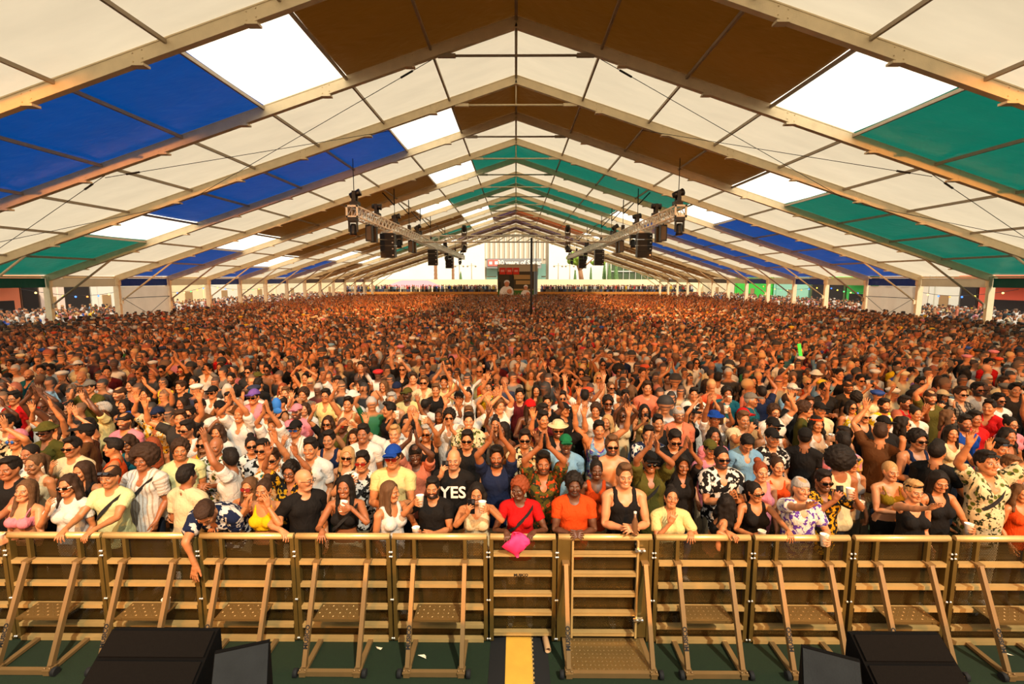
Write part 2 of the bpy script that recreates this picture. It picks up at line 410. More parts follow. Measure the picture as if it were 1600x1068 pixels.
g=make_barrier(.70,'narrow crowd barrier gate with five rungs standing over the yellow cable ramp','step'); place_barrier(g,-.275,.425)
g=make_barrier(.99,'wide crowd barrier door section with a checker floor plate and latches','door'); place_barrier(g,.435,1.425)

# ------------------------------------------------------------------ pit floor things
YEL=mat('yellow_board','d9a23a',.6,0,.25,4,.1,60)
r=empty('cable_ramp',(.035,4.0,.01),0,'yellow cable ramp between black rubber edges running out under the narrow gate','cable ramp')
mb=MB(); mb.box((0,.12,.03),(.27,2.2,.035)); 
mb.build('lid',YEL,r)
for s in (-1,1):
    mb=MB(); mb.prism([(s*.135,.0),(s*.135,.045),(s*.30,.004),(s*.30,0)] if s>0 else [(s*.135,.0),(s*.30,0),(s*.30,.004),(s*.135,.045)],-.98,1.22); mb.build('rubber_edge',RUBBER,r)
mb=MB()
for i in range(36): mb.box((.137,-.95+i*.06,.046),(.022,.02,.008))
mb.build('hinge_tooth',BALU,r)
mb=MB(); mb.box((0,-.10,.0479),(.27,.006,.001)); mb.build('seam',RUBBER,r)
CARD=mat('cardboard','c2976a',.8,0,.15,10)
mb=MB(); p=Vector((.335,4.80,.05)); q=Vector((.30,5.1,.075))
mb.lathe([(.032,0),(.032,.30),(.024,.30),(.024,0),(.032,0)],16,p,(q-p).to_track_quat('Z','Y').to_matrix())
tag(mb.build('cardboard_tube',CARD),'short brown cardboard tube poking out under the narrow gate','tube')
PAPER=mat('paper_scrap','e8d9b8',.8)
def scrap(x,y,lb,n=0):
    X,Y=px(x,y,.02); mb=MB(); rr=random.Random(int(x))
    pts=[(X+rr.uniform(-.05,.05),Y+rr.uniform(-.03,.03),.02+rr.uniform(0,.03)) for _ in range(6)]
    mb.add(pts,[(0,1,2),(2,3,0),(3,4,5),(1,4,2)]); tag(mb.build('paper_scrap',PAPER),lb,'litter',None)
scrap(592,1013,'crumpled pale paper scrap on the green carpet behind the barrier struts')
scrap(1577,1024,'pale scrap of paper on the carpet at the right edge of the pit')
scrap(660,1026,'tiny white paper scrap on the green carpet between two barrier struts')
# paper cup standing on a barrier step
CUPW=mat('paper_cup','efe6d4',.6)
CUPI=mat('cup_inside','d9cfba',.7)
DRINK=mat('beer','b0691a',.15)
def make_cup(name='paper_cup'):
    mb=MB(); mb.lathe([(.0,0),(.029,0),(.041,.115),(.043,.117),(.043,.121),(.039,.121),(.028,.012),(.0,.012)],16)
    o=mb.build(name,CUPW)
    d=MB(); d.lathe([(.0,.085),(.0365,.085)],16); d.build('drink',DRINK,o)
    return o
cup0=make_cup(); cup0.location=(-3.63,4.87,.437); tag(cup0,'empty paper cup left standing on a barrier step plate beside a strut','cup','paper cups')

# stage wedges at the stage lip
BLK=mat('black_speaker','080706',.95,0,.3,20,.2,120,spec=.1)
GRL=mat('black_grille','0e0b08',.95,0,.25,60,.3,300,spec=.1)
GRY=mat('grey_speaker_top','1c2022',.9,0,.35,10,.2,90,spec=.2)
def wedge_box(root, w, top, grooves=True, mface=GRL):
    """top: side outline (y,z), extruded across the width"""
    mb=MB(); mb.prism(top,-w/2,w/2,'x'); mb.build('cabinet',BLK,root)
def big_wedge(x0,x1,label):
    w=x1-x0; r=empty('stage_monitor',((x0+x1)/2,3.05,1.18),0,label,'loudspeaker','black stage monitors')
    prof=[(.0,.0),(.0,.40),(-.03,.405),(-.62,.02),(-.62,0)]
    mb=MB(); mb.prism(prof[::-1],-w/2,w/2,'x'); mb.build('cabinet',BLK,r)
    d=Vector((-.59,-.385)).normalized(); n=Vector((.0,-d.y*-1))
    nx=Vector((0,-.385*-1,0)); nrm=Vector((0,d.y,-d.x)).normalized(); nrm=nrm if nrm.z>0 else -nrm
    def on(t,off): return Vector((0,-.03,.405))+Vector((0,d.x,d.y))*t+nrm*off
    for (a,b,nm) in ((.01,.16,'horn_grille'),(.185,.69,'woofer_grille')):
        g=MB(); A=on(a,.008); B=on(b,.008); g.bar(A,B,w-.03,.016,up=nrm); g.build(nm,GRL,r)
    hd=MB(); hd.box((-w/2-.004,-.2,.16),(.01,.14,.05)); hd.build('handle',RUBBER,r)
    return r
big_wedge(2.15,2.72,'big black stage monitor wedge at the stage lip on the right')
big_wedge(-2.62,-1.93,'big black stage monitor wedge at the stage lip on the left')
def small_wedge(loc,rz,label):
    r=empty('side_monitor',loc,rz,label,'loudspeaker','small angled monitors')
    w=.31; prof=[(.0,.0),(.0,.36),(-.03,.365),(-.42,.03),(-.42,0)]
    mb=MB(); mb.prism(prof[::-1],-w/2,w/2,'x'); mb.build('cabinet',BLK,r)
    d=Vector((0,-.39,-.335)).normalized(); nrm=Vector((0,d.z,-d.y)); nrm=nrm if nrm.z>0 else -nrm
    g=MB(); A=Vector((0,-.03,.365))+d*.01+nrm*.005; B=A+d*.46; g.bar(A,B,w-.01,.01,up=nrm); g.build('grille',GRY,r)
small_wedge((1.96,2.92,1.18),R(-24),'small dark monitor with a grey sloping face, beside the big wedge on the right')
small_wedge((-1.73,2.95,1.18),R(20),'small dark monitor with a grey sloping face, beside the big wedge on the left')

# ------------------------------------------------------------------ flown lighting trusses
TRS=mat('truss_aluminium','ece4d2',.5,.05)
BLKL=mat('fixture_black','1c1814',.45)
LENS=mat('fixture_lens','6a5238',.15,.3)
def truss(a,b,sz,label):
    a=Vector(a); b=Vector(b); L=(b-a).length; d=(b-a).normalized(); s=Vector((0,0,1)).cross(d).normalized(); u=Vector((0,0,1))
    r=empty('lighting_truss',a,0,label,'truss','flown lighting trusses')
    for i,(p,q) in enumerate(((-1,-1),(1,-1),(1,1),(-1,1))):
        o=s*p*sz/2+u*q*sz/2; mb=MB(); mb.tube(o,o+d*L,.045,7); mb.build('chord',TRS,r)
    mb=MB(); n=int(L/ .75)
    for i in range(n):
        t0,t1=L*i/n,L*(i+1)/n
        for p in (-1,1):
            mb.tube(s*p*sz/2+u*(-sz/2)+d*t0,s*p*sz/2+u*(sz/2)+d*t1,.025,5,caps=False)
            mb.tube(s*p*sz/2+u*(sz/2)+d*t1,s*p*sz/2+u*(-sz/2)+d*t1,.022,5,caps=False)
            mb.tube(s*(-sz/2)+u*p*sz/2+d*t0,s*(sz/2)+u*p*sz/2+d*t1,.022,5,caps=False)
    mb.build('lattice',TRS,r)
    for t in (0,L):
        e=MB()
        for p in (-1,1):
            e.box(d*t+s*p*sz/2,(.09,.09,sz+.1)); e.box(d*t+u*p*sz/2,(sz+.1,.09,.09))
        e.build('end_frame',TRS,r)
    return r
TX=7.85; TZ=HC+3.25
truss((-TX,24.8,TZ),(-TX,76,TZ),.5,'long aluminium lighting truss flown down the left half of the tent')
truss((TX,24.8,TZ),(TX,76,TZ),.5,'long aluminium lighting truss flown down the right half of the tent')
truss((-TX,42,TZ+.05),(TX,42,TZ+.05),.5,'crosswise aluminium truss linking the two long lighting trusses')
# hoist cables and bridles
for sg in (-1,1):
    for y in (25.2,33.5,38,42.5,47.5,57,66.5):
        k=min(NF-1,max(0,round((y-FD(0))/BAY))); 
        mb=MB(); top=HC+slope(TX/XE*9)[1]-.4-0; r=empty('hoist_bridle',(sg*TX,y,TZ+.27),0,f"black chain hoist and bridle above the {'left' if sg<0 else 'right'} truss, {'at its stage end' if y<26 else 'at the cross truss' if 41<y<43 else ['a','b'][0] and 'about '+ORD[int((y-24)/6)]+' along from the stage end'}",'hoist','truss hoists')
        h=slope(TX/XE*9)[1]+HC-HC-.4
        zt=(slope(TX/XE*9)[1]-.4)-(TZ+.27)
        mb.tube((0,0,0),(0,0,zt-1.0 if y>26 else zt),.02,5); mb.build('chain',CABLE,r)
        if y>26:
            mb=MB(); mb.tube((0,0,zt-1.0),(0,0,zt+.02),.035,5); mb.tube((0,0,zt-1.0),(-sg*-.75,0,zt-.22),.04,5); mb.build('bridle_leg',CABLE,r)
        mb=MB(); mb.box((0,0,.25),(.22,.22,.42)); mb.build('hoist_motor',BLKL,r)
def moving_head(loc,up,rz,label,tilt=0.):
    r=empty('moving_head_light',loc,rz,label,'stage light','moving head lights on the trusses')
    s=1 if up else -1
    mb=MB(); mb.box((0,0,s*.09),(.40,.40,.18)); mb.build('base',BLKL,r)
    mb=MB()
    for q in (-1,1): mb.box((q*.19,0,s*.42),(.06,.16,.52))
    mb.box((0,0,s*.20),(.42,.18,.07)); mb.build('yoke',BLKL,r)
    M=Matrix.Rotation(tilt,3,'X'); h=MB()
    h.lathe([(.0,-.26),(.12,-.25),(.15,-.1),(.15,.12),(.18,.27),(.14,.29),(.0,.29)],12,(0,0,s*.55),M); hd=h.build('head',BLKL,r)
    l=MB(); l.lathe([(.0,.30),(.14,.30)],12,(0,0,s*.55),M); l.build('lens',LENS,hd)
    return r
def par(loc,label):
    r=empty('strobe_blinder',loc,0,label,'stage light','hanging fixtures under the trusses')
    mb=MB(); mb.box((0,0,-.5),(.34,.3,.85)); mb.build('housing',BLKL,r)
    mb=MB(); mb.tube((0,0,0),(0,0,-.1),.03,6); mb.box((0,0,-.09),(.4,.05,.05)); mb.build('clamp',BLKL,r)
    mb=MB(); mb.box((0,-.155,-.5),(.26,.02,.7)); mb.build('lens',LENS,r)
for sg,nm in ((-1,'left'),(1,'right')):
    z0,z1=TZ-.28,TZ+.28
    moving_head((sg*TX,24.9,z0),False,0,f"black moving head hanging under the stage end of the {nm} truss",R(175))
    moving_head((sg*(TX-.1),25.0,z1),True,R(90),f"black moving head standing on the stage end of the {nm} truss",R(70))
    moving_head((sg*(TX),29.2,z1),True,R(90),f"black moving head tipped over on top of the {nm} truss, before its speakers",R(95))
    moving_head((sg*(TX),33.8,z1),True,R(90),f"black moving head on top of the {nm} truss behind the first speaker hang",R(80))
    moving_head((sg*TX,34.6,z0),False,0,f"black moving head hanging under the {nm} truss behind the first speaker hang",R(175))
    moving_head((sg*(TX-.1),40.6,z1),True,R(90),f"black moving head on the {nm} truss just before the cross truss",R(60))
    moving_head((sg*4.2,41.9,z0+.1),False,0,f"black moving head under the cross truss, {nm} of the middle",R(150))
    moving_head((sg*4.2,41.9,z1),True,0,f"black moving head on top of the cross truss, {nm} of the middle",R(20))
    moving_head((sg*TX,58,z0),False,0,f"small dark moving head far down the {nm} truss, beneath it",R(160))
    moving_head((sg*TX,57,z1),True,R(40),f"small dark moving head far down the {nm} truss, on top",R(60))
    moving_head((sg*TX,72,z0),False,0,f"tiny dark moving head at the far end of the {nm} truss, beneath it",R(160))
    moving_head((sg*TX,74.5,z1),True,R(40),f"tiny dark moving head at the far end of the {nm} truss, on top",R(60))
    for y,q in ((27.6,'at its stage end'),(28.5,'just before the first speaker hang'),(38.4,'before the cross truss'),(39.6,'close to the cross truss')):
        par((sg*TX,y,z0),f"black blinder fixture under the {nm} truss, {q}")
LAM=mat('speaker_grille_black','171310',.7,0,.3,30)
def line_array(x,y,n,label):
    r=empty('line_array',(x,y,TZ-.32),0,label,'loudspeaker','line array hangs under the trusses')
    mb=MB(); mb.box((0,0,-.05),(.75,.5,.10)); mb.tube((0,0,0),(0,0,.12),.03,6); mb.build('fly_frame',TRS,r)
    for i in range(n):
        a=R(2+i*2.0); c=Vector((0,.02*i*i*.3,-.30-i*.365))
        M=Matrix.Rotation(a,3,'X'); b=MB(); b.box(c,(.88,.52,.345),M,0); b.box(c+M@Vector((0,-.265,0)),(.82,.012,.29),M,1)
        cab=b.build('cabinet',[BLKL,LAM],r)
        w=MB(); w.box(c+M@Vector((.33,-.274,.0)),(.09,.012,.07),M); w.build('badge',mat('white_badge','cfc9bf',.6),cab)
for sg,nm in ((-1,'left'),(1,'right')):
    for y,q in ((31.6,'first and largest'),(48.5,'second'),(60.5,'third and smallest')):
        line_array(sg*TX,y,4,f"{q} black line array speaker hang under the {nm} truss")

# mast and video screen
r=empty('slim_mast',(1.0,33,0),0,'slim black mast rising out of the crowd in the middle of the tent','mast')
mb=MB(); mb.tube((0,0,0),(0,0,6.5),.075,8); mb.build('pole',CABLE,r)
mb=MB(); mb.tube((.30,.1,0),(.30,.1,6.3),.02,6); mb.build('thin_rod',CABLE,r)
mb=MB(); mb.box((0,0,.03),(.9,.9,.06)); mb.build('base',CABLE,r)

SY=86.0
r=empty('video_screen',(0,SY,0),0,'tall picture screen with two figures in white under three red squares','screen')
def S(x,y): 
    p=pxd(x,y,SY); return p.x,p.z
def sbox(mb,x0,y0,x1,y1,t=.02,off=0,mi=0):
    a=S(x0,y1); b=S(x1,y0); mb.box(((a[0]+b[0])/2,-off,(a[1]+b[1])/2),(abs(b[0]-a[0]),t,abs(b[1]-a[1])),None,mi)
def flat(name,c): return mat(name,c,.8)
mb=MB(); sbox(mb,777.5,412.5,840,470,.25,-.12); mb.build('cabinet',BLKL,r)
mb=MB(); a=S(779,470); b=S(838.5,470); 
for x in (-2.2,2.9): mb.box((x,.3,.5),(.2,.2,1.2))
mb.build('leg',BLKL,r)
pic=MB()
cols=['c9b08c','4a3a22','b98f55','3e6a24','8a9aa8','2e2a1c']
PM=[flat('screen_'+str(i),c) for i,c in enumerate(cols)]
sbox(pic,778,413,840,424,.02,.02,0); sbox(pic,778,424,840,452,.02,.02,1); sbox(pic,778,452,840,470,.02,.02,3)
sbox(pic,802,429,830,436,.02,.04,2); sbox(pic,806,438,829,444,.02,.04,2); sbox(pic,779,440,783,452,.02,.04,5); sbox(pic,796,430,803,452,.02,.04,5)
sbox(pic,834,424,840,470,.02,.05,4); sbox(pic,803,451,833,453.5,.02,.04,2)
pic.build('picture',PM,r)
WH=flat('screen_white','f0e2d8'); SK=flat('screen_skin','d98a62'); RD=flat('screen_red','e2331a')
for cx,cy,k in ((792,452,1.0),(821.5,456,.75)):
    f=MB()
    def e(x,y,rx,ry,mi,off):
        a=S(x,y); s=S(x+rx,y-ry); f.ball((a[0],-off,a[1]),1,10,6,mi,(abs(s[0]-a[0]),.05,abs(s[1]-a[1])))
    e(cx,cy+4,11*k,10*k,0,.07); e(cx,cy+14,9*k,9*k,0,.06); e(cx,cy-9*k,4*k,5*k,1,.10); e(cx,cy-11*k,4.6*k,4*k,0,.09); e(cx+4*k,cy+3,4*k,4*k,1,.13); e(cx-7*k,cy+7,5*k,8*k,0,.1)
    f.build('picture_figure',[WH,SK],r)
for i in range(3):
    f=MB(); sbox(f,780.5+i*10.6,418,790+i*10.6,428.5,.03,.08); q=f.build('red_square',RD,r)
    f=MB(); sbox(f,782.5+i*10.6,421.5,788+i*10.6,424.5,.03,.11); f.build('mark',flat('screen_pink','f7a08a'),q)

# ------------------------------------------------------------------ far end: terrace, building, trees
TW=mat('terrace_wall','c07a2a',.8,0,.12,3); PAR=mat('cream_parapet','f0e0b4',.8,0,.06,2)
CRM=mat('cream_render','fbf4e2',.85,0,.05,.5); 
TY=96.5
r=empty('terrace',(0,TY,0),0,'orange raised terrace with people standing along it, behind the crowd','terrace',kind='structure')
mb=MB(); mb.box((0.7,4,.55),(70,8,1.1)); mb.box((0.7,.15,.78),(70,.3,1.56)); mb.build('terrace_wall',TW,r)
mb=MB(); mb.tube((-34,.15,2.1),(35,.15,2.1),.03,6)
for i in range(36): mb.tube((-34+i*1.95,.15,1.56),(-34+i*1.95,.15,2.1),.025,5)
mb.build('railing',BALD,r)
mb=MB(); mb.box((2,10,1.95),(74,.6,3.9)); 
mb.build('back_parapet',PAR,r)
BY=140.0
def bpt(x,y,D=BY): return pxd(x,y,D)
def bbox(mb,x0,y0,x1,y1,D,depth,mi=0):
    a=bpt(x0,y1,D); b=bpt(x1,y0,D); mb.box(((a.x+b.x)/2,D+depth/2,(a.z+b.z)/2),(b.x-a.x,depth,b.z-a.z),None,mi)
r=empty('exhibition_hall',(0,0,0),0,'pale exhibition hall with a slatted top and grey lettered banner, beyond the tent end','building')
mb=MB(); bbox(mb,757,330,857,460,BY,14); mb.build('hall_body',mat('hall_grey','c8b8a0',.8,0,.05,.3),r)
mb=MB()
for i in range(13): bbox(mb,758.5+i*7.6,362,761.5+i*7.6,404,BY-.4,.5)
mb.build('slat',mat('slat_cream','eadfc8',.8),r)
for q in ((640,352,757,455),(857,350,1040,455)):
    mb=MB(); bbox(mb,*q,BY-1.5,10); mb.build('side_wall',CRM,r)
TEAL=mat('teal_glass','6f9a8c',.25,0,.1,.5)
for (a,b,c,d) in ((760,419,776,431),(760,433,776,438),(846,412,853,431),(846,433,853,438),(776,419,846,440)):
    mb=MB(); bbox(mb,a,b,c,d,BY-.5,.3); mb.build('window',TEAL,r)
s=empty('banner_sign',(0,0,0),0,'grey banner reading 30 years of Sonar hung across the exhibition hall front','sign')
mb=MB(); bbox(mb,760.5,403.5,846,419,BY-2.2,.3); mb.build('board',mat('banner_grey','8f8d88',.8),s)
mb=MB(); bbox(mb,762.5,405.5,770.5,415.5,BY-2.4,.15); bbox(mb,771.3,405.5,779.5,415.5,BY-2.4,.15); mb.build('pink_square',mat('banner_pink','e8776a',.8),s)
mb=MB(); bbox(mb,764.5,408.5,769,413,BY-2.5,.06); bbox(mb,773,408,778,413,BY-2.5,.06); mb.build('square_mark',mat('banner_white','fff4e0',.8),s)
c=bpt(812,410.3,BY-2.55); text_mesh('30 years of Sónar',1.66,mat('banner_white','fff4e0',.8),'lettering',s,(c.x,BY-2.5,c.z),(R(90),0,0),bold=.05,extrude=.02)
LEAF=mat('pine_leaf','7d9a2c',.8,0,.4,6); LEAFD=mat('cypress_leaf','5e7d46',.85,0,.4,5); BARK=mat('bark','9a6f4c',.9,0,.3,4)
def blob(mb,c,r,seed,n=26,sc=(1,1,.7),leaf=.35):
    rr=random.Random(seed)
    for i in range(n):
        d=Vector((rr.gauss(0,1),rr.gauss(0,1),rr.gauss(0,1))).normalized()*rr.uniform(.45,1.0)
        p=Vector(c)+Vector((d.x*r*sc[0],d.y*r*sc[1],d.z*r*sc[2])); mb.ball(p,r*leaf*rr.uniform(.7,1.2),7,5,sc=(1,1,.75))
def tree_pine(x,y0,y1,xt,D,label):
    r=empty('umbrella_pine',(0,0,0),0,label,'tree'); a=bpt(x,y0,D); b=bpt(xt,y1,D)
    mb=MB(); m=a.lerp(b,.5)+Vector((.35,0,0)); mb.tube((a.x,D,0.0),a,.55,8); mb.tube(a,m,.55,8,.45); mb.tube(m,b,.45,8,.3); mb.tube(m,bpt(929,402,D),.2,6,.12); mb.build('trunk',BARK,r)
    mb=MB(); blob(mb,bpt(901,403,D)+Vector((0,0,0)),2.1,3,70,(1,1,.75),.3); blob(mb,bpt(935,410,D),1.3,5,30,(1.2,1,.5),.3); mb.build('foliage',LEAF,r)
tree_pine(909,440,404,899,112,'umbrella pine with a leaning trunk and round green crown beyond the terrace')
def cypress(x,y0,y1,w,D,label):
    a=bpt(x,y0,D); b=bpt(x,y1,D); r=empty('cypress_tree',(a.x,D,0),0,label,'tree','cypress trees beyond the terrace')
    H=b.z; mb=MB(); rr=random.Random(int(x)); ww=w*D/792/2
    mb.lathe([(ww*.5,a.z*.3),(ww,a.z+.2*(H-a.z)),(ww*.85,a.z+.5*(H-a.z)),(ww*.4,a.z+.85*(H-a.z)),(.02,H)],9)
    for i in range(40):
        t=rr.random(); an=rr.uniform(0,6.28); q=ww*(1-.8*t); mb.ball((q*math.cos(an),q*math.sin(an),a.z+t*(H-a.z)*.95),ww*.3,6,4,sc=(1,1,1.8))
    mb.build('foliage',LEAFD,r); mb=MB(); mb.tube((0,0,0),(0,0,a.z*.6),ww*.3,6); mb.build('trunk',BARK,r)
cypress(898.5,440,421,4.5,124,'small slender cypress before the pale wall')
cypress(923,440,416,4,124,'thin brownish cypress beside the pine trunk')
cypress(944,440,409,6,122,'tall pale green cypress right of the pine trunk')
cypress(952,440,410,6,120,'dark cypress standing close to the glasshouse')
cypress(962,440,413,8,120,'broad dark cypress in front of the glasshouse')
def palm(x,w,D,label):
    a=bpt(x,440,D); r=empty('palm_trunk',(a.x,D,0),0,label,'tree','palms beyond the terrace'); ww=w*D/792/2
    rr=random.Random(int(x)); mb=MB(); prof=[(ww*(1.15 if i%2 else 1.0)*(1-.012*i),i*.45) for i in range(26)]; mb.lathe(prof,9); mb.build('trunk',BARK,r)
    mb=MB()
    for i in range(22):
        an=i*2.4; el=rr.uniform(-.5,.8); p0=Vector((0,0,11.3)); pts=[]
        for j in range(6):
            t=j/5; pts.append(p0+Vector((math.cos(an)*1.5*t,math.sin(an)*1.5*t,1.5*t*math.sin(el)-2.2*t*t)))
        for A,B in zip(pts,pts[1:]): mb.bar(A,B,.5,.03)
    mb.build('frond',LEAFD,r)
palm(681,5.5,112,'thick palm trunk beyond the pink tent roof')
palm(708,4.5,114,'second palm trunk, nearer to the hall, under a speaker hang')
cypress(720,440,424,4,124,'small cypress before the pale wall on the hall side of the palms')
# glasshouse to the right
r=empty('glasshouse',(0,0,0),0,'low glasshouse with white mullions and dark green panes beyond the terrace','building')
mb=MB(); bbox(mb,954,404,1042,461,128,6); mb.build('pane',mat('glasshouse_glass','4b5a3a',.3,0,.3,.6),r)
mb=MB()
for i in range(10): bbox(mb,954+i*9.6,404,955.6+i*9.6,444,127.7,.3)
bbox(mb,954,423,1042,424.3,127.7,.3)
mb.build('mullion',mat('white_frame','f4ecdc',.6),r)
# lamp posts in front of hall
for x,lb in ((737,'slim double lamp post before the pale wall at the hall left'),(718,'slim lamp post near the palms'),(872,'slim lamp post before the pale wall at the hall right'),(890,'slim lamp post beside the pine crown')):
    a=bpt(x,440,126); t=bpt(x,411,126); r=empty('lamp_post',(a.x,126,0),0,lb,'lamp post','lamp posts before the hall')
    mb=MB(); mb.tube((0,0,0),(0,0,t.z),.11,6); mb.tube((-1,0,t.z-.6),(1,0,t.z-.6),.05,5); mb.build('pole',STEEL,r)
    for q in (-1,1):
        mb=MB(); mb.ball((q,0,t.z-.75),.25,8,5); mb.build('lamp',STEEL,r)
# pink tent on the terrace
r=empty('pink_pavilion',(0,0,0),0,'pink fabric pavilion roof on the terrace at the left','pavilion')
D=101.; a=bpt(600,449,D); b=bpt(692,449,D); t0=bpt(628,437.5,D); t1=bpt(668,437.5,D)
mb=MB(); y0,y1=D-2.5,D+2.5
vs=[(a.x,y0,a.z),(b.x,y0,b.z),(b.x,y1,b.z),(a.x,y1,a.z),(t0.x,D,t0.z),(t1.x,D,t1.z)]
mb.add(vs,[(0,1,5,4),(1,2,5),(2,3,4,5),(3,0,4),(3,2,1,0)]); mb.build('roof',mat('pink_fabric','ee8f96',.7),r)
mb=MB()
for x in (a.x+.1,b.x-.1):
    for y in (y0,y1): mb.tube((x,y,1.1),(x,y,a.z),.06,6)
mb.build('pole',STEEL,r)

# ------------------------------------------------------------------ market streets outside both sides
SX=40.0
def street(sg,segs):
    for (xa,xb,c,top,name,label,cat) in segs:
        da=SX*792/abs(806-xa)/1.0; db=SX*792/abs(806-xb)/1.0
        y0,y1=min(da,db),max(da,db)
        r=empty(name,(sg*(SX+2),(y0+y1)/2,0),0,label,cat)
        m=mat('street_'+c,c,.85,0,.08,.7); L=y1-y0
        mb=MB(); mb.box((0,0,top/2),(4,L,top)); mb.build('wall',m,r)
        if name=='market_stall':
            mb=MB(); mb.prism([(-sg*2.0,top-.5),(-sg*4.3,top-1.3),(-sg*4.3,top-1.2),(-sg*2,top-.3)][::(1 if sg>0 else -1)],-L/2,L/2); mb.build('awning',m,r)
            mb=MB(); mb.box((-sg*2.01,0,1.5),(.05,L*.8,1.4)); mb.build('opening',mat('dark_opening','241a14',.8),r)
            mb=MB(); mb.box((-sg*2.15,0,.9),(.4,L*.85,.1)); mb.build('counter',PAR,r)
        elif name=='dark_booth':
            mb=MB(); mb.box((-sg*2.01,0,2.0),(.05,L*.88,3.2)); mb.build('opening',mat('dark_opening','241a14',.8),r)
            mb=MB(); mb.box((-sg*2.05,0,3.85),(.15,L*.95,.5)); mb.build('fascia',mat('booth_fascia','8a6a48',.8),r)
        else:
            for q in (-1,1):
                mb=MB(); mb.box((-sg*2.03,q*(L/2-.3),top/2),(.12,.6,top)); mb.build('pilaster',m,r)
            mb=MB(); mb.box((-sg*2.02,0,1.2),(.06,min(1.4,L*.3),2.4)); mb.build('doorway',mat('doorway_brown','b08a5c',.8),r)
    return
street(-1,[(-90,28,'f28a60',5.2,'market_stall','coral red market stall at the left edge, outside the tent','stall'),
 (30,58,'7a5a44',4.6,'dark_booth','dark open booth next to the coral stall on the left','booth'),
 (59,97,'f8dcc8',5.5,'street_building','pinkish cream building bay behind the first tent leg on the left','building'),
 (98,139,'4a3a2e',4.6,'dark_booth','dark open booth between the first two tent legs on the left','booth'),
 (141,186,'fbf3e0',5.6,'street_building','cream building bay beside the second tent leg on the left','building'),
 (187,262,'f8ecd6',5.6,'street_building','cream building bay hidden behind the white wall sheet on the left','building'),
 (263,322,'fae6b4',5.6,'street_building','yellowish building bay past the white wall sheet on the left','building'),
 (323,375,'f8f0dc',5.6,'street_building','bright white building bay past the fourth tent leg on the left','building'),
 (376,432,'f8e4bc',5.6,'street_building','ochre cream building bay farther along the left street','building'),
 (433,478,'f6e6c4',5.6,'street_building','pale cream building bay far along the left street','building'),
 (479,545,'f6deb0',5.6,'street_building','small ochre building bay at the far end of the left street','building')])
street(1,[(1522,1700,'f26a4c',5.2,'market_stall','red market stall at the right edge, outside the tent','stall'),
 (1494,1520,'3a2c24',4.6,'dark_booth','dark open booth beside the red stall on the right','booth'),
 (1446,1493,'f4f0dc',5.4,'street_building','white building bay between the booth and the white wall sheet on the right','building'),
 (1368,1445,'f0e4cc',5.6,'street_building','cream building bay hidden behind the white wall sheet on the right','building'),
 (1318,1366,'48c858',5.2,'market_stall','green market stall past the white wall sheet on the right','stall'),
 (1262,1316,'5a6a3c',4.8,'dark_booth','dark green booth with a lit counter on the right','booth'),
 (1206,1260,'a6e6c8',5.4,'street_building','mint green building bay on the right','building'),
 (1146,1204,'48d848',5.4,'street_building','vivid green building bay on the right','building'),
 (1095,1145,'f0e2bc',5.4,'street_building','cream building bay far along the right street','building'),
 (1055,1094,'dfe6d4',5.4,'street_building','small pale building bay at the far end of the right street','building')])
# festoon lights along the outer side of the eaves
BULB={}
for nm,c in (('warm','ffd27a'),('blue','3f7bff'),('green','46e06a'),('yellow','ffe04a'),('orange','ff8a3a')):
    BULB[nm]=mat('bulb_'+nm,c,.4,emit=c,estr=2.2)
for sg in (-1,1):
    for i,(ya,yb) in enumerate(((29,38),(38,47),(47,60))):
        r=empty('festoon_string',(sg*(XE+2.5),0,0),0,f"string of coloured bulbs outside the {'left' if sg<0 else 'right'} eave, {['nearest the stage','second from the stage','third from the stage'][i]}",'festoon','strings of coloured bulbs')
        pts=[]
        N=10
        for j in range(N+1):
            t=j/N; pts.append(Vector((0,ya+(yb-ya)*t,3.3-1.0*math.sin(math.pi*t)*.5)))
        mb=MB(); mb.path(pts,.015,5); mb.build('cable',CABLE,r)
        for j in range(1,N,1):
            b=MB(); b.ball(pts[j]+Vector((0,0,-.08)),.06,8,6); nmx=['blue','warm','green','yellow','blue','orange'][(j+i)%6]; b.build('bulb',BULB[nmx],r)

# ------------------------------------------------------------------ light
SUN_E=4.2; FLOOD_E=5000; SPOT_E=16000; WASH_E=3400; SKY_E=.40
w=bpy.data.worlds.new('sky'); SC.world=w; w.use_nodes=True; nt=w.node_tree
sky=nt.nodes.new('ShaderNodeTexSky'); sky.sky_type='NISHITA'; sky.sun_disc=False; sky.sun_elevation=R(42); sky.sun_rotation=R(-60); sky.dust_density=3.5; sky.air_density=1.0
bg=nt.nodes['Background']
hs=nt.nodes.new('ShaderNodeMix'); hs.data_type='RGBA'; hs.inputs[0].default_value=.75; hs.inputs[7].default_value=(4.2,3.7,2.9,1)
nt.links.new(sky.outputs[0],hs.inputs[6]); nt.links.new(hs.outputs[2],bg.inputs[0]); bg.inputs[1].default_value=SKY_E
def sun(rx,rz,e,c):
    l=bpy.data.lights.new('sun','SUN'); l.energy=e; l.color=c; l.angle=R(1.5); o=bpy.data.objects.new('sun',l); COL.objects.link(o); o.rotation_euler=(rx,0,rz)
sun(R(44),R(28),SUN_E,(1,.90,.72))
def area(loc,target,sx,sy,e,c,name='stage_flood'):
    l=bpy.data.lights.new(name,'AREA'); l.shape='RECTANGLE'; l.size=sx; l.size_y=sy; l.energy=e; l.color=c
    o=bpy.data.objects.new(name,l); COL.objects.link(o); o.location=loc
    o.rotation_euler=(Vector(target)-Vector(loc)).to_track_quat('-Z','Y').to_euler()
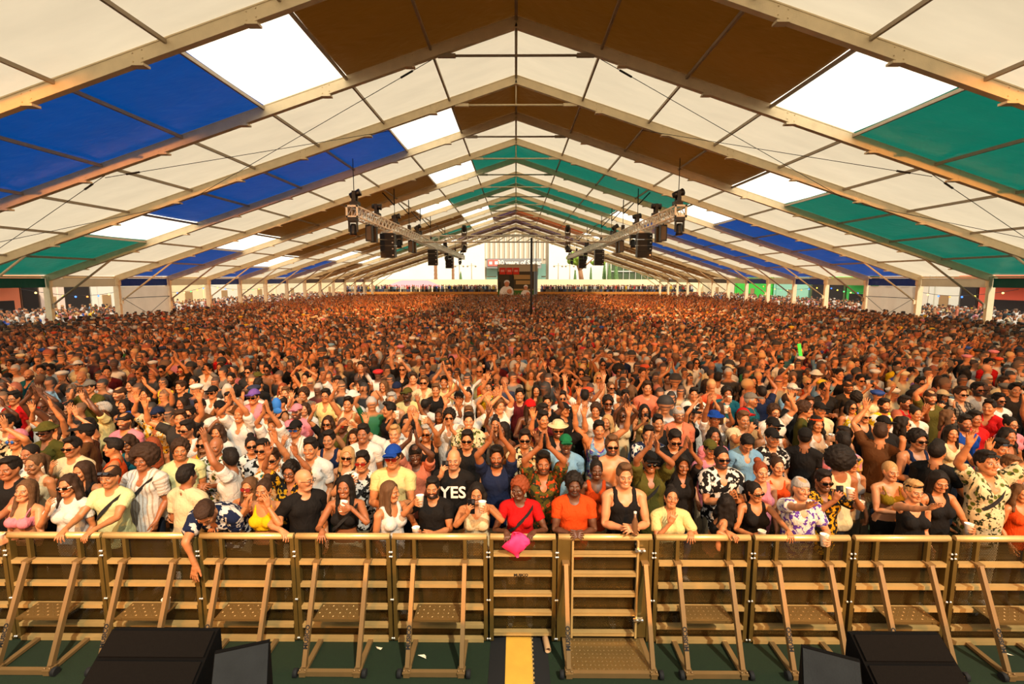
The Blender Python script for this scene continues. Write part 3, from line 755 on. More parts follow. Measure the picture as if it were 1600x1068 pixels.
def spot(loc,target,e,c,ang,name='truss_spot'):
    l=bpy.data.lights.new(name,'SPOT'); l.energy=e; l.color=c; l.spot_size=R(ang); l.spot_blend=.6; l.shadow_soft_size=.15
    o=bpy.data.objects.new(name,l); COL.objects.link(o); o.location=loc
    o.rotation_euler=(Vector(target)-Vector(loc)).to_track_quat('-Z','Y').to_euler()
for x,e in ((-9,1),(-3,1),(3,1),(9,1)):        # amber floods on the stage rig, behind the camera
    spot((x,-6,5.0),(x*1.0,9,.9),FLOOD_E*.8*e,(1,.395,.065),42,'stage_flood')
    spot((x,-3.5,8.4),(x*1.2,10.5,1.2),FLOOD_E*1.0*e,(1,.395,.065),46,'stage_flood')
for x in (-10,-4,4,10):                            # middle throw
    spot((x,-3.5,8.5),(x*1.45,20,1.3),FLOOD_E*1.1,(1,.38,.075),34,'stage_flood')
for x in (-9,-4,4,9):                              # long throw spots of the stage rig
    spot((x,-3.5,8.6),(x*2.0,38,1.2),SPOT_E,(1,.37,.085),27)
for sg in (-1,1):                                  # added amber fill for the far crowd; the flown fixtures themselves are unlit
    for y in (29,37,45,55,66,76):
        spot((sg*TX,y,TZ-.9),(sg*(TX+4.5),y+2,0),WASH_E,(1,.37,.085),118)
SC.view_settings.view_transform='Standard'; SC.view_settings.look='None'; SC.view_settings.gamma=1; SC.view_settings.use_curve_mapping=False
SC.view_settings.exposure=0.0
SC.cycles.use_denoising=True
SC.cycles.max_bounces=8; SC.cycles.diffuse_bounces=3; SC.cycles.transparent_max_bounces=8; SC.cycles.caustics_reflective=False; SC.cycles.caustics_refractive=False
# ------------------------------------------------------------------ people: one body sculpted in a T-pose, then posed
F32=np.float32
class Field:
    """distance field on a stretched grid; meshed as ONE continuous surface"""
    def __init__(s,xs,ys,zs):
        s.xs,s.ys,s.zs=[np.asarray(a,F32) for a in (xs,ys,zs)]; s.f=np.full((len(xs),len(ys),len(zs)),1.,F32)
    def sub(s,lo,hi,m=.14):
        sl=[]
        for a,l,h in zip((s.xs,s.ys,s.zs),lo,hi):
            i=np.searchsorted(a,l-m); j=np.searchsorted(a,h+m); sl.append(slice(max(0,i-1),min(len(a),j+1)))
        X=s.xs[sl[0]][:,None,None]; Y=s.ys[sl[1]][None,:,None]; Z=s.zs[sl[2]][None,None,:]
        return tuple(sl),X,Y,Z
    def put(s,sl,d,k,op='u'):
        a=s.f[sl]
        if op=='u':
            if k<=0: s.f[sl]=np.minimum(a,d)
            else:
                h=np.clip(.5+.5*(d-a)/k,0,1); s.f[sl]=d+(a-d)*h-k*h*(1-h)
        else:   # subtract
            d=-d
            if k<=0: s.f[sl]=np.maximum(a,d)
            else:
                h=np.clip(.5-.5*(d-a)/k,0,1); s.f[sl]=d+(a-d)*h+k*h*(1-h)
    def cone(s,a,b,ra,rb,k=.03,sy=1.,op='u'):
        a=np.array(a,float); b=np.array(b,float); r=max(ra,rb)
        sl,X,Y,Z=s.sub(np.minimum(a,b)-r,np.maximum(a,b)+r)
        if X.size*Y.size*Z.size==0: return s
        A=a*[1,1/sy,1]; B=b*[1,1/sy,1]; Y=Y/sy
        d=B-A; L=max(1e-9,(d*d).sum()); t=np.clip(((X-A[0])*d[0]+(Y-A[1])*d[1]+(Z-A[2])*d[2])/L,0,1)
        D=np.sqrt((X-A[0]-t*d[0])**2+(Y-A[1]-t*d[1])**2+(Z-A[2]-t*d[2])**2)-(ra+(rb-ra)*t)
        s.put(sl,(D*min(1,sy)).astype(F32),k,op); return s
    def ell(s,c,r,k=.03,op='u'):
        c=np.array(c,float); r=np.array(r,float); sl,X,Y,Z=s.sub(c-r,c+r)
        if X.size*Y.size*Z.size==0: return s
        q=np.sqrt(((X-c[0])/r[0])**2+((Y-c[1])/r[1])**2+((Z-c[2])/r[2])**2)
        q2=np.sqrt(((X-c[0])/r[0]**2)**2+((Y-c[1])/r[1]**2)**2+((Z-c[2])/r[2]**2)**2)+1e-6
        s.put(sl,(q*(q-1)/q2).astype(F32),k,op); return s
    def clip(s,fn):
        """keep only where fn<=0"""
        g=fn(s.xs[:,None,None],s.ys[None,:,None],s.zs[None,None,:]); s.f=np.maximum(s.f,np.broadcast_to(g,s.f.shape).astype(F32)); return s
    def mesh(s):
        f=s.f; nx,ny,nz=f.shape; ins=f<0
        c=[ins[i:nx-1+i,j:ny-1+j,k:nz-1+k] for i in (0,1) for j in (0,1) for k in (0,1)]
        cnt=sum(a.astype(np.int8) for a in c); act=(cnt>0)&(cnt<8)
        idx=np.full(act.shape,-1,np.int64); ijk=np.argwhere(act); idx[act]=np.arange(len(ijk))
        P=np.zeros((len(ijk),3),np.float64); N=np.zeros(len(ijk))
        I,J,K=ijk.T; A=(s.xs,s.ys,s.zs)
        for ax in range(3):
            for u in (0,1):
                for v in (0,1):
                    o=[0,0,0]; oth=[q for q in range(3) if q!=ax]; o[oth[0]]=u; o[oth[1]]=v
                    a=(I+o[0],J+o[1],K+o[2]); o2=list(o); o2[ax]=1; b=(I+o2[0],J+o2[1],K+o2[2])
                    fa,fb=f[a],f[b]; m=(fa<0)!=(fb<0); t=np.where(m,fa/np.where(m,fa-fb,1),0)
                    for q in range(3):
                        va,vb=A[q][a[q]],A[q][b[q]]; P[:,q]+=np.where(m,va+(vb-va)*t,0)
                    N+=m
        P/=N[:,None]
        Q=[]
        for ax in range(3):
            o1,o2=[q for q in range(3) if q!=ax]
            lo=[slice(None)]*3; hi=[slice(None)]*3; lo[ax]=slice(0,-1); hi[ax]=slice(1,None)
            a,b=ins[tuple(lo)],ins[tuple(hi)]; E=np.argwhere(a!=b); fl=a[tuple(E.T)]
            ok=(E[:,o1]>0)&(E[:,o2]>0)&(E[:,o1]<f.shape[o1]-1)&(E[:,o2]<f.shape[o2]-1); E=E[ok]; fl=fl[ok]
            def cell(d1,d2):
                e=E.copy(); e[:,o1]+=d1; e[:,o2]+=d2; return idx[tuple(e.T)]
            q=np.stack([cell(-1,-1),cell(0,-1),cell(0,0),cell(-1,0)],1)
            flip=fl if ax!=1 else ~fl
            q=np.where(flip[:,None],q,q[:,::-1]); Q.append(q)
        Q=np.concatenate(Q); Q=Q[(Q>=0).all(1)]
        return P,Q
def axis(*segs):
    """axis((start,end,step),...)"""
    out=[]
    for a,b,st in segs:
        n=max(1,int(round((b-a)/st))); out+=list(np.linspace(a,b,n,endpoint=False))
    out.append(segs[-1][1]); return np.array(out)

def head_sdf(F,fem,lo=False):
    j=.9 if fem else 1.
    F.ell((0,.012,1.662),(.0765,.098,.097),.02)
    F.cone((0,-.03,1.615),(0,-.062*j,1.553),.060*j,.030*j,.03)
    for s in (-1,1): F.cone((s*.05*j,.0,1.60),(s*.022,-.055,1.550),.028,.024,.025); F.ell((s*.040,-.068,1.612),(.024,.022,.022),.02)
    if not lo:
        for s in (-1,1):
            F.ell((s*.031,-.104,1.640),(.022,.018,.013),.012,'s'); F.ell((s*.0305,-.083,1.638),(.0135,.0115,.0115),.003)
            F.cone((s*.012,-.089,1.660),(s*.048,-.078,1.662),.0085,.006,.014)
        F.cone((0,-.088,1.652),(0,-.107,1.616),.008,.0125,.012); F.ell((0,-.097,1.613),(.018,.012,.009),.008)
        F.ell((0,-.0905,1.5845),(.024,.0085,.0065),.006); F.ell((0,-.089,1.5755),(.021,.0085,.0065),.005); F.ell((0,-.083,1.553),(.018,.014,.013),.014)
    else:
        F.cone((0,-.088,1.65),(0,-.105,1.616),.010,.015,.012)
    for s in (-1,1): F.ell((s*.079,.012,1.632),(.010,.020,.031),.008)
    F.cone((0,.022,1.44),(0,.008,1.575),.052 if fem else .060,.046 if fem else .056,.03)
def body_field(fem,lo,off=0.,head=True,hands=True):
    if lo==2: xs=axis((-.95,.95,.058)); ys=axis((-.3,.3,.055)); zs=axis((-.05,1.0,.14),(1.0,1.35,.08),(1.35,1.56,.05),(1.56,1.71,.027),(1.71,1.85,.05))
    elif lo==4: xs=axis((-.95,.95,.095)); ys=axis((-.3,.3,.10)); zs=axis((.85,1.35,.16),(1.35,1.85,.08))
    elif lo==3: xs=axis((-.95,.95,.085)); ys=axis((-.3,.3,.085)); zs=axis((-.1,.62,.24),(.62,1.35,.15),(1.35,1.85,.075))
    elif lo==1:
        h=axis((.0,.14,.012),(.14,.66,.028),(.66,.95,.0085)); xs=np.concatenate([-h[::-1][:-1],h]); ys=axis((-.24,-.06,.011),(-.06,.06,.008),(.06,.2,.014)); zs=axis((-.03,.95,.06),(.95,1.36,.035),(1.36,1.46,.009),(1.46,1.80,.010))
    else:
        h=axis((.0,.11,.0065),(.11,.66,.024),(.66,.95,.0055)); xs=np.concatenate([-h[::-1][:-1],h]); ys=axis((-.24,-.125,.015),(-.125,-.06,.0055),(-.06,.06,.0068),(.06,.2,.010)); zs=axis((-.03,.95,.045),(.95,1.30,.026),(1.30,1.38,.012),(1.38,1.46,.0065),(1.46,1.53,.008),(1.53,1.70,.0055),(1.70,1.80,.0085))
    F=Field(xs,ys,zs); g=1 if not fem else .86
    w=.158 if not fem else .165
    F.ell((0,.004,.955),(w,.108 if not fem else .112,.135),.05)
    F.ell((0,-.004,1.10),(.140*g+.004,.098*g+.006,.17),.06); F.ell((0,.002,1.29),(.160*g+.004,.110*g+.006,.175),.05)
    F.cone((-.15*g,.012,1.418),(.15*g,.012,1.418),.052*g,.052*g,.04)
    for s in (-1,1):
        F.cone((0,.025,1.49),(s*.15*g,.015,1.432),.045*g,.040*g,.04)
        F.ell((s*.178*g-s*0+s*(.012 if fem else 0),.008,1.412),(.060*g,.056*g,.056*g),.03)
        F.cone((s*.18,.004,1.414),(s*.465,0,1.42),.050*g,.037*g,.03); F.cone((s*.25,-.006,1.422),(s*.36,-.008,1.424),.042*g,.040*g,.03)
        F.cone((s*.465,0,1.42),(s*.545,0,1.42),.037*g,.0405*g,.02); F.cone((s*.545,0,1.42),(s*.715,0,1.42),.0405*g,.025*g,.02)
        if fem: F.ell((s*.075,-.098,1.285),(.066,.058,.064),.025)
        else: F.ell((s*.075,-.078,1.335),(.078,.040,.062),.03)
        F.ell((s*.075,.062,.925),(.088,.080,.095),.04)
        F.cone((s*.088,0,.90),(s*.10,0,.50),.088,.056,.03); F.cone((s*.10,0,.50),(s*.10,.018,.36),.052,.056,.03); F.cone((s*.10,.018,.36),(s*.10,.022,.085),.054,.034,.03)
        F.cone((s*.10,.035,.045),(s*.115,-.15,.028),.036,.028,.02)
        if lo==3: F.cone((s*.10,0,.95),(s*.10,0,.08),.11,.10,.05)
        if hands:
            if lo>=2: F.cone((s*.72,0,1.42),(s*.87,0,1.42),.035,.03,.02)
            else:
                F.cone((s*.715,0,1.42),(s*.75,0,1.42),.025*g,.026,.015,)
                for y,q in ((-.027,.0),(-.009,.004),(.009,.0),(.026,-.006)):
                    F.cone((s*.745,y*.6,1.42),(s*(.812+q),y*1.05,1.42),.0165,.0125,.012)
                hs=.92 if fem else 1.
                for y,yy,x0,L in ((-.029,-.046,.812,.072),(-.0095,-.013,.817,.082),(.0095,.017,.813,.076),(.027,.044,.806,.058)):
                    m=((x0+L*.5),(y+yy)/2)
                    F.cone((s*x0,y,1.42),(s*m[0],m[1],1.4195),.0098*hs,.0092*hs,.005); F.cone((s*m[0],m[1],1.4195),(s*(x0+L),yy,1.416),.0092*hs,.0072*hs,.003)
                F.cone((s*.738,-.018,1.414),(s*.772,-.050,1.410),.0185,.0135,.012); F.cone((s*.772,-.050,1.410),(s*.815,-.078,1.408),.0125,.0088,.004)
    if head: head_sdf(F,fem,lo>=2)
    return F

# ---- skeleton
JN=['pelvis','spine','chest','neck','head']+[a+b for b in 'LR' for a in ('clav','uarm','farA','farB','hand','fin1','fin2','thum','thig','shin')]
JI={n:i for i,n in enumerate(JN)}
JP={'pelvis':(0,0,.95),'spine':(0,.012,1.07),'chest':(0,.015,1.20),'neck':(0,.02,1.47),'head':(0,.01,1.56)}
for b,s in (('L',1),('R',-1)):
    for a,p in (('clav',(.03,0,1.42)),('uarm',(.178,.004,1.416)),('farA',(.465,0,1.42)),('farB',(.465,0,1.42)),('hand',(.72,0,1.42)),('fin1',(.813,0,1.42)),('fin2',(.852,0,1.42)),('thum',(.742,-.022,1.414)),('thig',(.09,0,.91)),('shin',(.10,0,.50))):
        JP[a+b]=(s*p[0],p[1],p[2])
def sst(x,a,b): t=np.clip((x-a)/(b-a),0,1); return t*t*(3-2*t)
def weights(P):
    n=len(P); W=np.zeros((n,len(JN)),F32); x,y,z=P.T; ax=np.abs(x)
    t=ax-.125-np.maximum(0,1.385-z)*.75; wa=sst(t,0,.075)*(z>1.12)
    wc=sst(ax,.03,.12)*sst(z,1.28,1.40)*(1-wa)
    wh=sst(z,1.525,1.575-.0*y)*(ax<.25); wn=sst(z,1.44,1.50)*(1-wh)*(ax<.25)*(1-sst(ax,.06,.12))
    wc*=(1-wn)*(z<1.55)
    body=np.clip(1-wa-wc-wn-wh,0,1)
    wch=sst(z,1.12,1.24); wsp=sst(z,.98,1.10)*(1-wch); wpe=1-wch-wsp
    leg=(1-sst(z,.80,.93))
    W[:,0]=body*wpe*(1-leg); W[:,1]=body*wsp; W[:,2]=body*wch; W[:,3]=wn; W[:,4]=wh
    for b,s in (('L',1),('R',-1)):
        m=(x*s>0); sm=np.clip(.5+x*s/.03,0,1)
        W[:,JI['clav'+b]]=wc*m
        e=sst(ax,.465-.045,.465+.045); h=sst(ax,.70,.735); f1=sst(ax,.806,.822); f2=sst(ax,.846,.860)
        th=sst(-y-.030+np.clip(ax-.76,0,.05)*.0,.0,.012)*sst(ax,.742,.765)*(sst(-y-.050-.35*(ax-.80)*0,-.02,.0)); th=np.where((y<-.034)&(ax<.83)&((ax<.808)|(y<-.056)),sst(-y,.026,.046),0)*sst(ax,.735,.76)
        roll=np.clip((ax-.48)/.20,0,1)
        U=wa*m
        W[:,JI['uarm'+b]]=U*(1-e); W[:,JI['farA'+b]]=U*e*(1-h)*(1-roll); W[:,JI['farB'+b]]=U*e*(1-h)*roll
        H=U*h; W[:,JI['thum'+b]]=H*th; H=H*(1-th)
        W[:,JI['hand'+b]]=H*(1-f1); W[:,JI['fin1'+b]]=H*f1*(1-f2); W[:,JI['fin2'+b]]=H*f1*f2
        k=1-sst(z,.46,.54)
        W[:,JI['thig'+b]]=body*leg*sm*(1-k); W[:,JI['shin'+b]]=body*leg*sm*k
    W/=np.maximum(W.sum(1,keepdims=True),1e-6); return W
def rotx(a): c,s=math.cos(a),math.sin(a); return np.array([[1,0,0],[0,c,-s],[0,s,c]])
def roty(a): c,s=math.cos(a),math.sin(a); return np.array([[c,0,s],[0,1,0],[-s,0,c]])
def rotz(a): c,s=math.cos(a),math.sin(a); return np.array([[c,-s,0],[s,c,0],[0,0,1]])
def nrm(v): v=np.asarray(v,float); return v/max(1e-9,np.linalg.norm(v))
def frm(a,b):
    a=nrm(a); b=np.asarray(b,float); b=b-a*a.dot(b)
    if np.linalg.norm(b)<1e-4: b=np.cross(a,[.3,.2,.9])
    b=nrm(b); return np.stack([a,b,np.cross(a,b)],1)
def solve(p):
    """p: pose dict -> list of (rotation, rest joint, new joint)"""
    T={}
    def put(n,Rm,parent):
        r=np.array(JP[n]); Rp,rp,np_=T[parent] if parent else (np.eye(3),r,r+np.array([0,0,p.get('dz',0)]))
        T[n]=(Rm,r,np_+Rp@(r-rp)); 
    lean=R(p.get('lean',0)); side=R(p.get('side',0)); tw=R(p.get('twist',0))
    put('pelvis',rotx(lean*.35)@roty(side*.3),None); put('spine',rotz(tw*.4)@rotx(lean*.7)@roty(side*.7),'pelvis'); put('chest',rotz(tw)@rotx(lean)@roty(side),'spine')
    hy,hp,hr=[R(q) for q in p.get('head',(0,0,0))]
    nb=rotz(hy*.5+tw*.3)@rotx(hp*.5+lean*.6)@roty(hr*.5+side*.4); put('neck',nb,'chest'); put('head',rotz(hy)@rotx(hp)@roty(hr),'neck')
    Rc=T['chest'][0]
    for b,s in (('L',1),('R',-1)):
        q=p.get('arm'+b) or dict(w=(.185,-.13,.93),f=(-.12,-.3,-1),n=(-1,.2,0),curl=25,pole=(.22,1,-.1))
        w=np.array(q['w'],float)*[s,1,1]; f=nrm(np.array(q['f'],float)*[s,1,1]); n=nrm(np.array(q['n'],float)*[s,1,1])
        S0=T['chest'][2]+Rc@(np.array(JP['uarm'+b])-np.array(JP['chest']))
        el=nrm(w-S0)[2]; up=max(0.,el)*R(26)+ (R(-4) if el<-.6 else 0)
        put('clav'+b,Rc@roty(-s*up),'chest')
        r=np.array(JP['uarm'+b]); Rp,rp,npn=T['clav'+b]; S=npn+Rp@(r-rp)
        l1,l2=.287,.255; d=w-S; L=np.linalg.norm(d); Lm=min(L,(l1+l2)*.995); Lm=max(Lm,.12); dn=d/max(L,1e-6); L=Lm
        pole=np.array(q.get('pole',(.7,.35,-.9)),float)*[s,1,1]; pole=nrm(pole-dn*dn.dot(pole))
        a=(l1*l1-l2*l2+L*L)/(2*L); h=math.sqrt(max(0,l1*l1-a*a)); E=S+dn*a+pole*h; Wp=S+dn*L
        u=nrm(E-S); fd=nrm(Wp-E); pp=fd-u*u.dot(fd)
        if np.linalg.norm(pp)<.02: pp=-pole
        pp=nrm(pp); c=u.dot(fd); sn=math.sqrt(max(0,1-c*c)); fl=-sn*u+c*pp
        rest=frm((s,0,0),(0,-1,0))
        T['uarm'+b]=(frm(u,pp)@rest.T,r,S)
        Ra=frm(fd,fl)@rest.T; th=np.cross(n,f) if s>0 else np.cross(f,n)
        Rb=frm(fd,th)@rest.T if np.linalg.norm(th-fd*fd.dot(th))>.15 else Ra
        je=np.array(JP['farA'+b]); T['farA'+b]=(Ra,je,E); T['farB'+b]=(Rb,je,E)
        Rh=frm(f,th)@rest.T; jh=np.array(JP['hand'+b]); T['hand'+b]=(Rh,jh,Wp)
        cu=R(q.get('curl',15)); put('fin1'+b,Rh@roty(s*cu),'hand'+b); put('fin2'+b,Rh@roty(s*cu*2.1),'fin1'+b)
        put('thum'+b,Rh@rotz(s*R(q.get('thumb',10)))@roty(s*cu*.5),'hand'+b)
        T['_w'+b]=(Wp,f,n,th)
    for b,s in (('L',1),('R',-1)):
        a=R(p.get('step',0))*s; put('thig'+b,rotx(a+ (R(p.get('sit',0)))),'pelvis'); put('shin'+b,rotx(-abs(a)*.6),'thig'+b)
    return T
def pose_verts(P,W,T):
    out=np.zeros_like(P)
    for n,i in JI.items():
        w=W[:,i]; m=w>1e-4
        if not m.any(): continue
        Rm,r,q=T[n]; out[m]+=w[m,None]*((P[m]-r)@Rm.T+q)
    return out
LIB={}
def lib_add(name,F):
    P,Q=F.mesh(); LIB[name]=(P,Q,weights(P)); return P
for fem in (0,1):
    for lo in (0,1):
        lib_add(f'body{fem}{lo}',body_field(fem,lo))
# ---- garments: the body's own form, eased outwards and cut at neck, sleeve and hem
def cloth_field(fem,loose,step=.016,legs=False):
    h=axis((0,.22,step),(.22,.80,.028)); xs=np.concatenate([-h[::-1][:-1],h])
    F=Field(xs,axis((-.26,.22,step)),axis((.02,1.55,step)) if legs else axis((.70,1.55,step)))
    B=body_field.__wrapped__ if hasattr(body_field,'__wrapped__') else None
    g=.87 if fem else 1.; e=loose
    w=.158 if not fem else .165
    F.ell((0,.0,.90),((.140 if not fem else .150)+e*1.3,.115+e*1.4,.34),.05); F.ell((0,-.006,1.10),(.140*g+.008+e*1.5,.100*g+.008+e*1.6,.2),.07); F.ell((0,.002,1.29),(.160*g+.006+e,.112*g+.006+e,.18),.05)
    F.cone((-.15*g,.012,1.415),(.15*g,.012,1.415),.052*g+e,.052*g+e,.04)
    for s in (-1,1):
        F.cone((0,.025,1.485),(s*.15*g,.015,1.430),.045*g+e,.042*g+e,.04)
        F.ell((s*.18*g,.008,1.41),(.060*g+e,.056*g+e,.058*g+e),.03)
        F.cone((s*.18,.004,1.412),(s*.465,0,1.415),.052*g+e*1.1,.040*g+e*1.5,.03); F.cone((s*.465,0,1.42),(s*.72,0,1.42),.044*g+e,.03*g+e,.02)
        if fem: F.ell((s*.075,-.095,1.285),(.070+e*.6,.060+e*.6,.068+e*.6),.03)
        else: F.ell((s*.075,-.078,1.335),(.078+e,.040+e,.062+e),.03)
        F.ell((s*.075,.062,.925),(.088+e,.080+e,.095+e),.04)
        if legs:
            F.cone((s*.088,0,.90),(s*.10,0,.50),.088+e,.060+e*1.3,.02); F.cone((s*.10,0,.50),(s*.10,.02,.06),.060+e*1.3,.050+e*1.5,.02)
    return F
def necktube(F,r,drop,deep,wide=0.):
    # round neckline with the front dipping
    F.cone((0,.03,1.46),(0,-.005,1.60),r,r+.02,.0,op='s'); F.ell((0,-.10,1.47),(r+.005+wide,.10,drop),.01,'s')
    if deep: F.ell((0,-.14,1.44),(.05,.12,deep),.01,'s')
for fem in (0,1):
    F=cloth_field(fem,.016); F.clip(lambda x,y,z:np.abs(x)-.345+0*y+0*z); F.clip(lambda x,y,z:np.maximum(.80-z,z-1.545)+0*x+0*y); necktube(F,.068,.045,0); lib_add(f'tee{fem}',F)
    F=cloth_field(fem,.024); F.clip(lambda x,y,z:np.abs(x)-.385+0*y+0*z); F.clip(lambda x,y,z:np.maximum(.76-z,z-1.545)+0*x+0*y); necktube(F,.064,.06,.10)
    for s in (-1,1): F.cone((s*.02,-.075,1.40),(s*.068,-.035,1.475),.012,.016,.006); F.cone((s*.068,-.035,1.475),(s*.05,.07,1.50),.016,.018,.006)
    lib_add(f'shirt{fem}',F)
    F=cloth_field(fem,.012); F.clip(lambda x,y,z:np.abs(x)-.125-.10*np.clip((1.36-z)/.1,0,1)+0*y); F.clip(lambda x,y,z:np.maximum(.84-z,z-1.545)+0*x+0*y); necktube(F,.080,.10,.10,.012); lib_add(f'tank{fem}',F)
    F=cloth_field(fem,.018); F.clip(lambda x,y,z:np.abs(x)-.69+0*y+0*z); F.clip(lambda x,y,z:np.maximum(.80-z,z-1.545)+0*x+0*y); necktube(F,.066,.045,.06); lib_add(f'long{fem}',F)
    F=cloth_field(fem,.008,step=.028,legs=True); F.clip(lambda x,y,z:np.abs(x)-.30+0*y+0*z); F.clip(lambda x,y,z:np.maximum(.10-z,z-1.0)+0*x+0*y); lib_add(f'trousers{fem}',F)
F=cloth_field(1,.008); F.clip(lambda x,y,z:np.abs(x)-.11-.10*np.clip((1.34-z)/.06,0,1)+0*y); F.clip(lambda x,y,z:np.maximum(1.17-z,z-1.5)+0*x+0*y); F.ell((0,-.10,1.45),(.085,.13,.11),.01,'s'); F.cone((0,.03,1.44),(0,0,1.6),.105,.105,0,op='s'); F.ell((0,.12,1.42),(.09,.07,.12),.01,'s'); lib_add('crop1',F)
F=cloth_field(1,.005); F.clip(lambda x,y,z:np.abs(x)-.22+0*y+0*z); F.clip(lambda x,y,z:np.maximum(1.225-z,z-1.345+.35*np.maximum(0,-y-.0)*0)+0*x+0*y); F.ell((0,-.17,1.37),(.038,.09,.085),.004,'s')
for s in (-1,1): F.cone((s*.085,-.105,1.335),(s*.105,-.045,1.435),.012,.012,.004); F.cone((s*.105,-.045,1.445),(s*.10,.055,1.44),.012,.012,.004); F.cone((s*.10,.065,1.44),(s*.085,.085,1.30),.012,.012,.004)
lib_add('bikini1',F)
LIB['crop0']=LIB['tank0']; LIB['bikini0']=LIB['tank0']
# shoes
F=Field(axis((-.2,.2,.02)),axis((-.24,.14,.02)),axis((-.02,.16,.02)))
for s in (-1,1): F.cone((s*.10,.035,.05),(s*.115,-.155,.036),.048,.038,.02); F.cone((s*.10,.03,.05),(s*.10,.025,.10),.048,.046,.02)
F.clip(lambda x,y,z:.002-z+0*x+0*y); lib_add('shoes',F)

# ---- hair and hats, built round the head in rest coordinates (rigid on the head)
RIG={}
def noise3(P,sc,seed):
    rr=np.random.RandomState(seed); o=np.zeros(len(P))
    for i in range(14):
        d=rr.normal(size=3); d/=np.linalg.norm(d); o+=np.sin(P@d*sc*(.7+.8*rr.rand())+rr.rand()*6.28)
    return o/14
def hair_field(st=.011,z0=1.30,r=.24): return Field(axis((-r,r,st)),axis((-.19,.26,st)),axis((z0,1.92,st)))
def facecut(F,top=1.705,w=.058,k=.012): 
    F.ell((0,-.118,top-.070),(w+.020,.088,.085),k,'s'); F.ell((0,-.12,1.605),(.095,.108,.095),k,'s')
def fin(name,F,amp=0.,sc=60,seed=1):
    P,Q=F.mesh()
    if amp:
        N=np.zeros_like(P); a=P[Q[:,2]]-P[Q[:,0]]; b=P[Q[:,3]]-P[Q[:,1]]; n=np.cross(a,b)
        for i in range(4): np.add.at(N,Q[:,i],n)
        N/=np.linalg.norm(N,axis=1,keepdims=True)+1e-9; P=P+N*(noise3(P,sc,seed)*amp)[:,None]
    RIG[name]=(P,Q)
def cap(F,e,zl=1.60): 
    F.ell((0,.016,1.668),(.0765+e,.100+e,.100+e),0); F.clip(lambda x,y,z:zl-.06*np.clip((y-.02)/.06,0,1)-z+0*x)
def mk_hair():
    F=hair_field(.010,1.5); cap(F,.009,1.64); F.ell((0,-.008,1.748),(.074,.092,.036),.02); facecut(F,1.718); fin('short',F,.009,130,1)
    F=hair_field(.010,1.5); cap(F,.004,1.62); facecut(F,1.72,.062); fin('buzz',F)
    F=hair_field(.010,1.5); cap(F,.010,1.64); F.ell((0,-.03,1.755),(.06,.075,.035),.02); F.ell((.02,-.06,1.765),(.04,.035,.03),.02); facecut(F,1.722); fin('quiff',F,.007,110,2)
    F=hair_field(.011,1.5); cap(F,.028,1.61); facecut(F,1.71,.066); fin('curly',F,.022,150,3)
    F=hair_field(.014,1.48); F.ell((0,.03,1.69),(.165,.15,.155),0); F.ell((0,-.13,1.60),(.085,.12,.12),.02,'s'); F.clip(lambda x,y,z:1.53-z+0*x+0*y); fin('afro',F,.022,120,4)
    def longh(zb,wide,name,part,amp=.010,seed=5):
        F=hair_field(.011,1.24); cap(F,.014,1.58)
        for s in (-1,1):
            F.cone((s*.070,.0,1.68),(s*(.080+wide),.0,zb+.10),.030,.032,.02,sy=1.2); F.cone((s*(.080+wide),.0,zb+.12),(s*(.085+wide),-.045,zb),.034,.022,.02)
        F.cone((0,.075,1.66),(0,.095,zb),.070,.055,.03,sy=.7); F.cone((-.05,.08,1.60),(-.06,.09,zb+.02),.05,.04,.03,sy=.7); F.cone((.05,.08,1.60),(.06,.09,zb+.02),.05,.04,.03,sy=.7)
        facecut(F,1.726,.056,.01); F.ell((0,-.085,1.53),(.070,.10,.12),.01,'s'); F.cone((0,.02,1.36),(0,.0,1.56),.055,.058,.01,op='s')
        fin(name,F,amp,70,seed)
    longh(1.34,.0,'long',0); longh(1.40,.03,'wavy',0,.020,6); longh(1.51,.012,'bob',0,.008,7)
    F=hair_field(.010,1.3); cap(F,.008,1.62); facecut(F,1.725,.06); F.ell((0,.105,1.755),(.048,.045,.045),.01); fin('bun',F,.005,110,8)
    F=hair_field(.010,1.25); cap(F,.007,1.62); facecut(F,1.725,.06); F.cone((0,.11,1.73),(0,.17,1.66),.03,.042,.02); F.cone((0,.17,1.66),(.02,.15,1.38),.042,.018,.02); fin('pony',F,.006,110,9)
    F=hair_field(.010,1.5); cap(F,.012,1.66); F.clip(lambda x,y,z:1.60+.9*np.maximum(0,-y+.0)-z+0*x); F.ell((0,-.03,1.77),(.055,.09,.05),.01,'s'); fin('receding',F,.005,120,10)
    # hats
    F=hair_field(.010,1.6); F.ell((0,.016,1.672),(.092,.114,.108),0); F.clip(lambda x,y,z:1.688+.05*np.clip(-y/.1,-1,1)*.3-z+0*x)
    F.ell((0,-.135,1.700),(.078,.085,.010),.012); fin('cap',F)
    F=hair_field(.012,1.6); F.ell((0,.012,1.70),(.096,.115,.105),0); F.clip(lambda x,y,z:1.70-z+0*x+0*y); F.ell((0,.012,1.700),(.142,.160,.034),.02); F.ell((0,.012,1.668),(.120,.138,.026),.0,'s'); F.clip(lambda x,y,z:1.672-z+0*x+0*y); fin('bucket',F)
    F=hair_field(.011,1.6,.26); F.ell((0,.012,1.715),(.088,.108,.075),0); F.clip(lambda x,y,z:np.maximum(1.70-z,z-1.775)+0*x+0*y); F.ell((0,.012,1.702),(.155,.178,.011),.012); fin('straw_hat',F)
    F=hair_field(.010,1.55); F.ell((0,.02,1.675),(.090,.112,.108),0); F.clip(lambda x,y,z:1.672+.10*np.clip(-y,-.1,.1)-z+0*x); fin('bandana',F,.003,60,3)
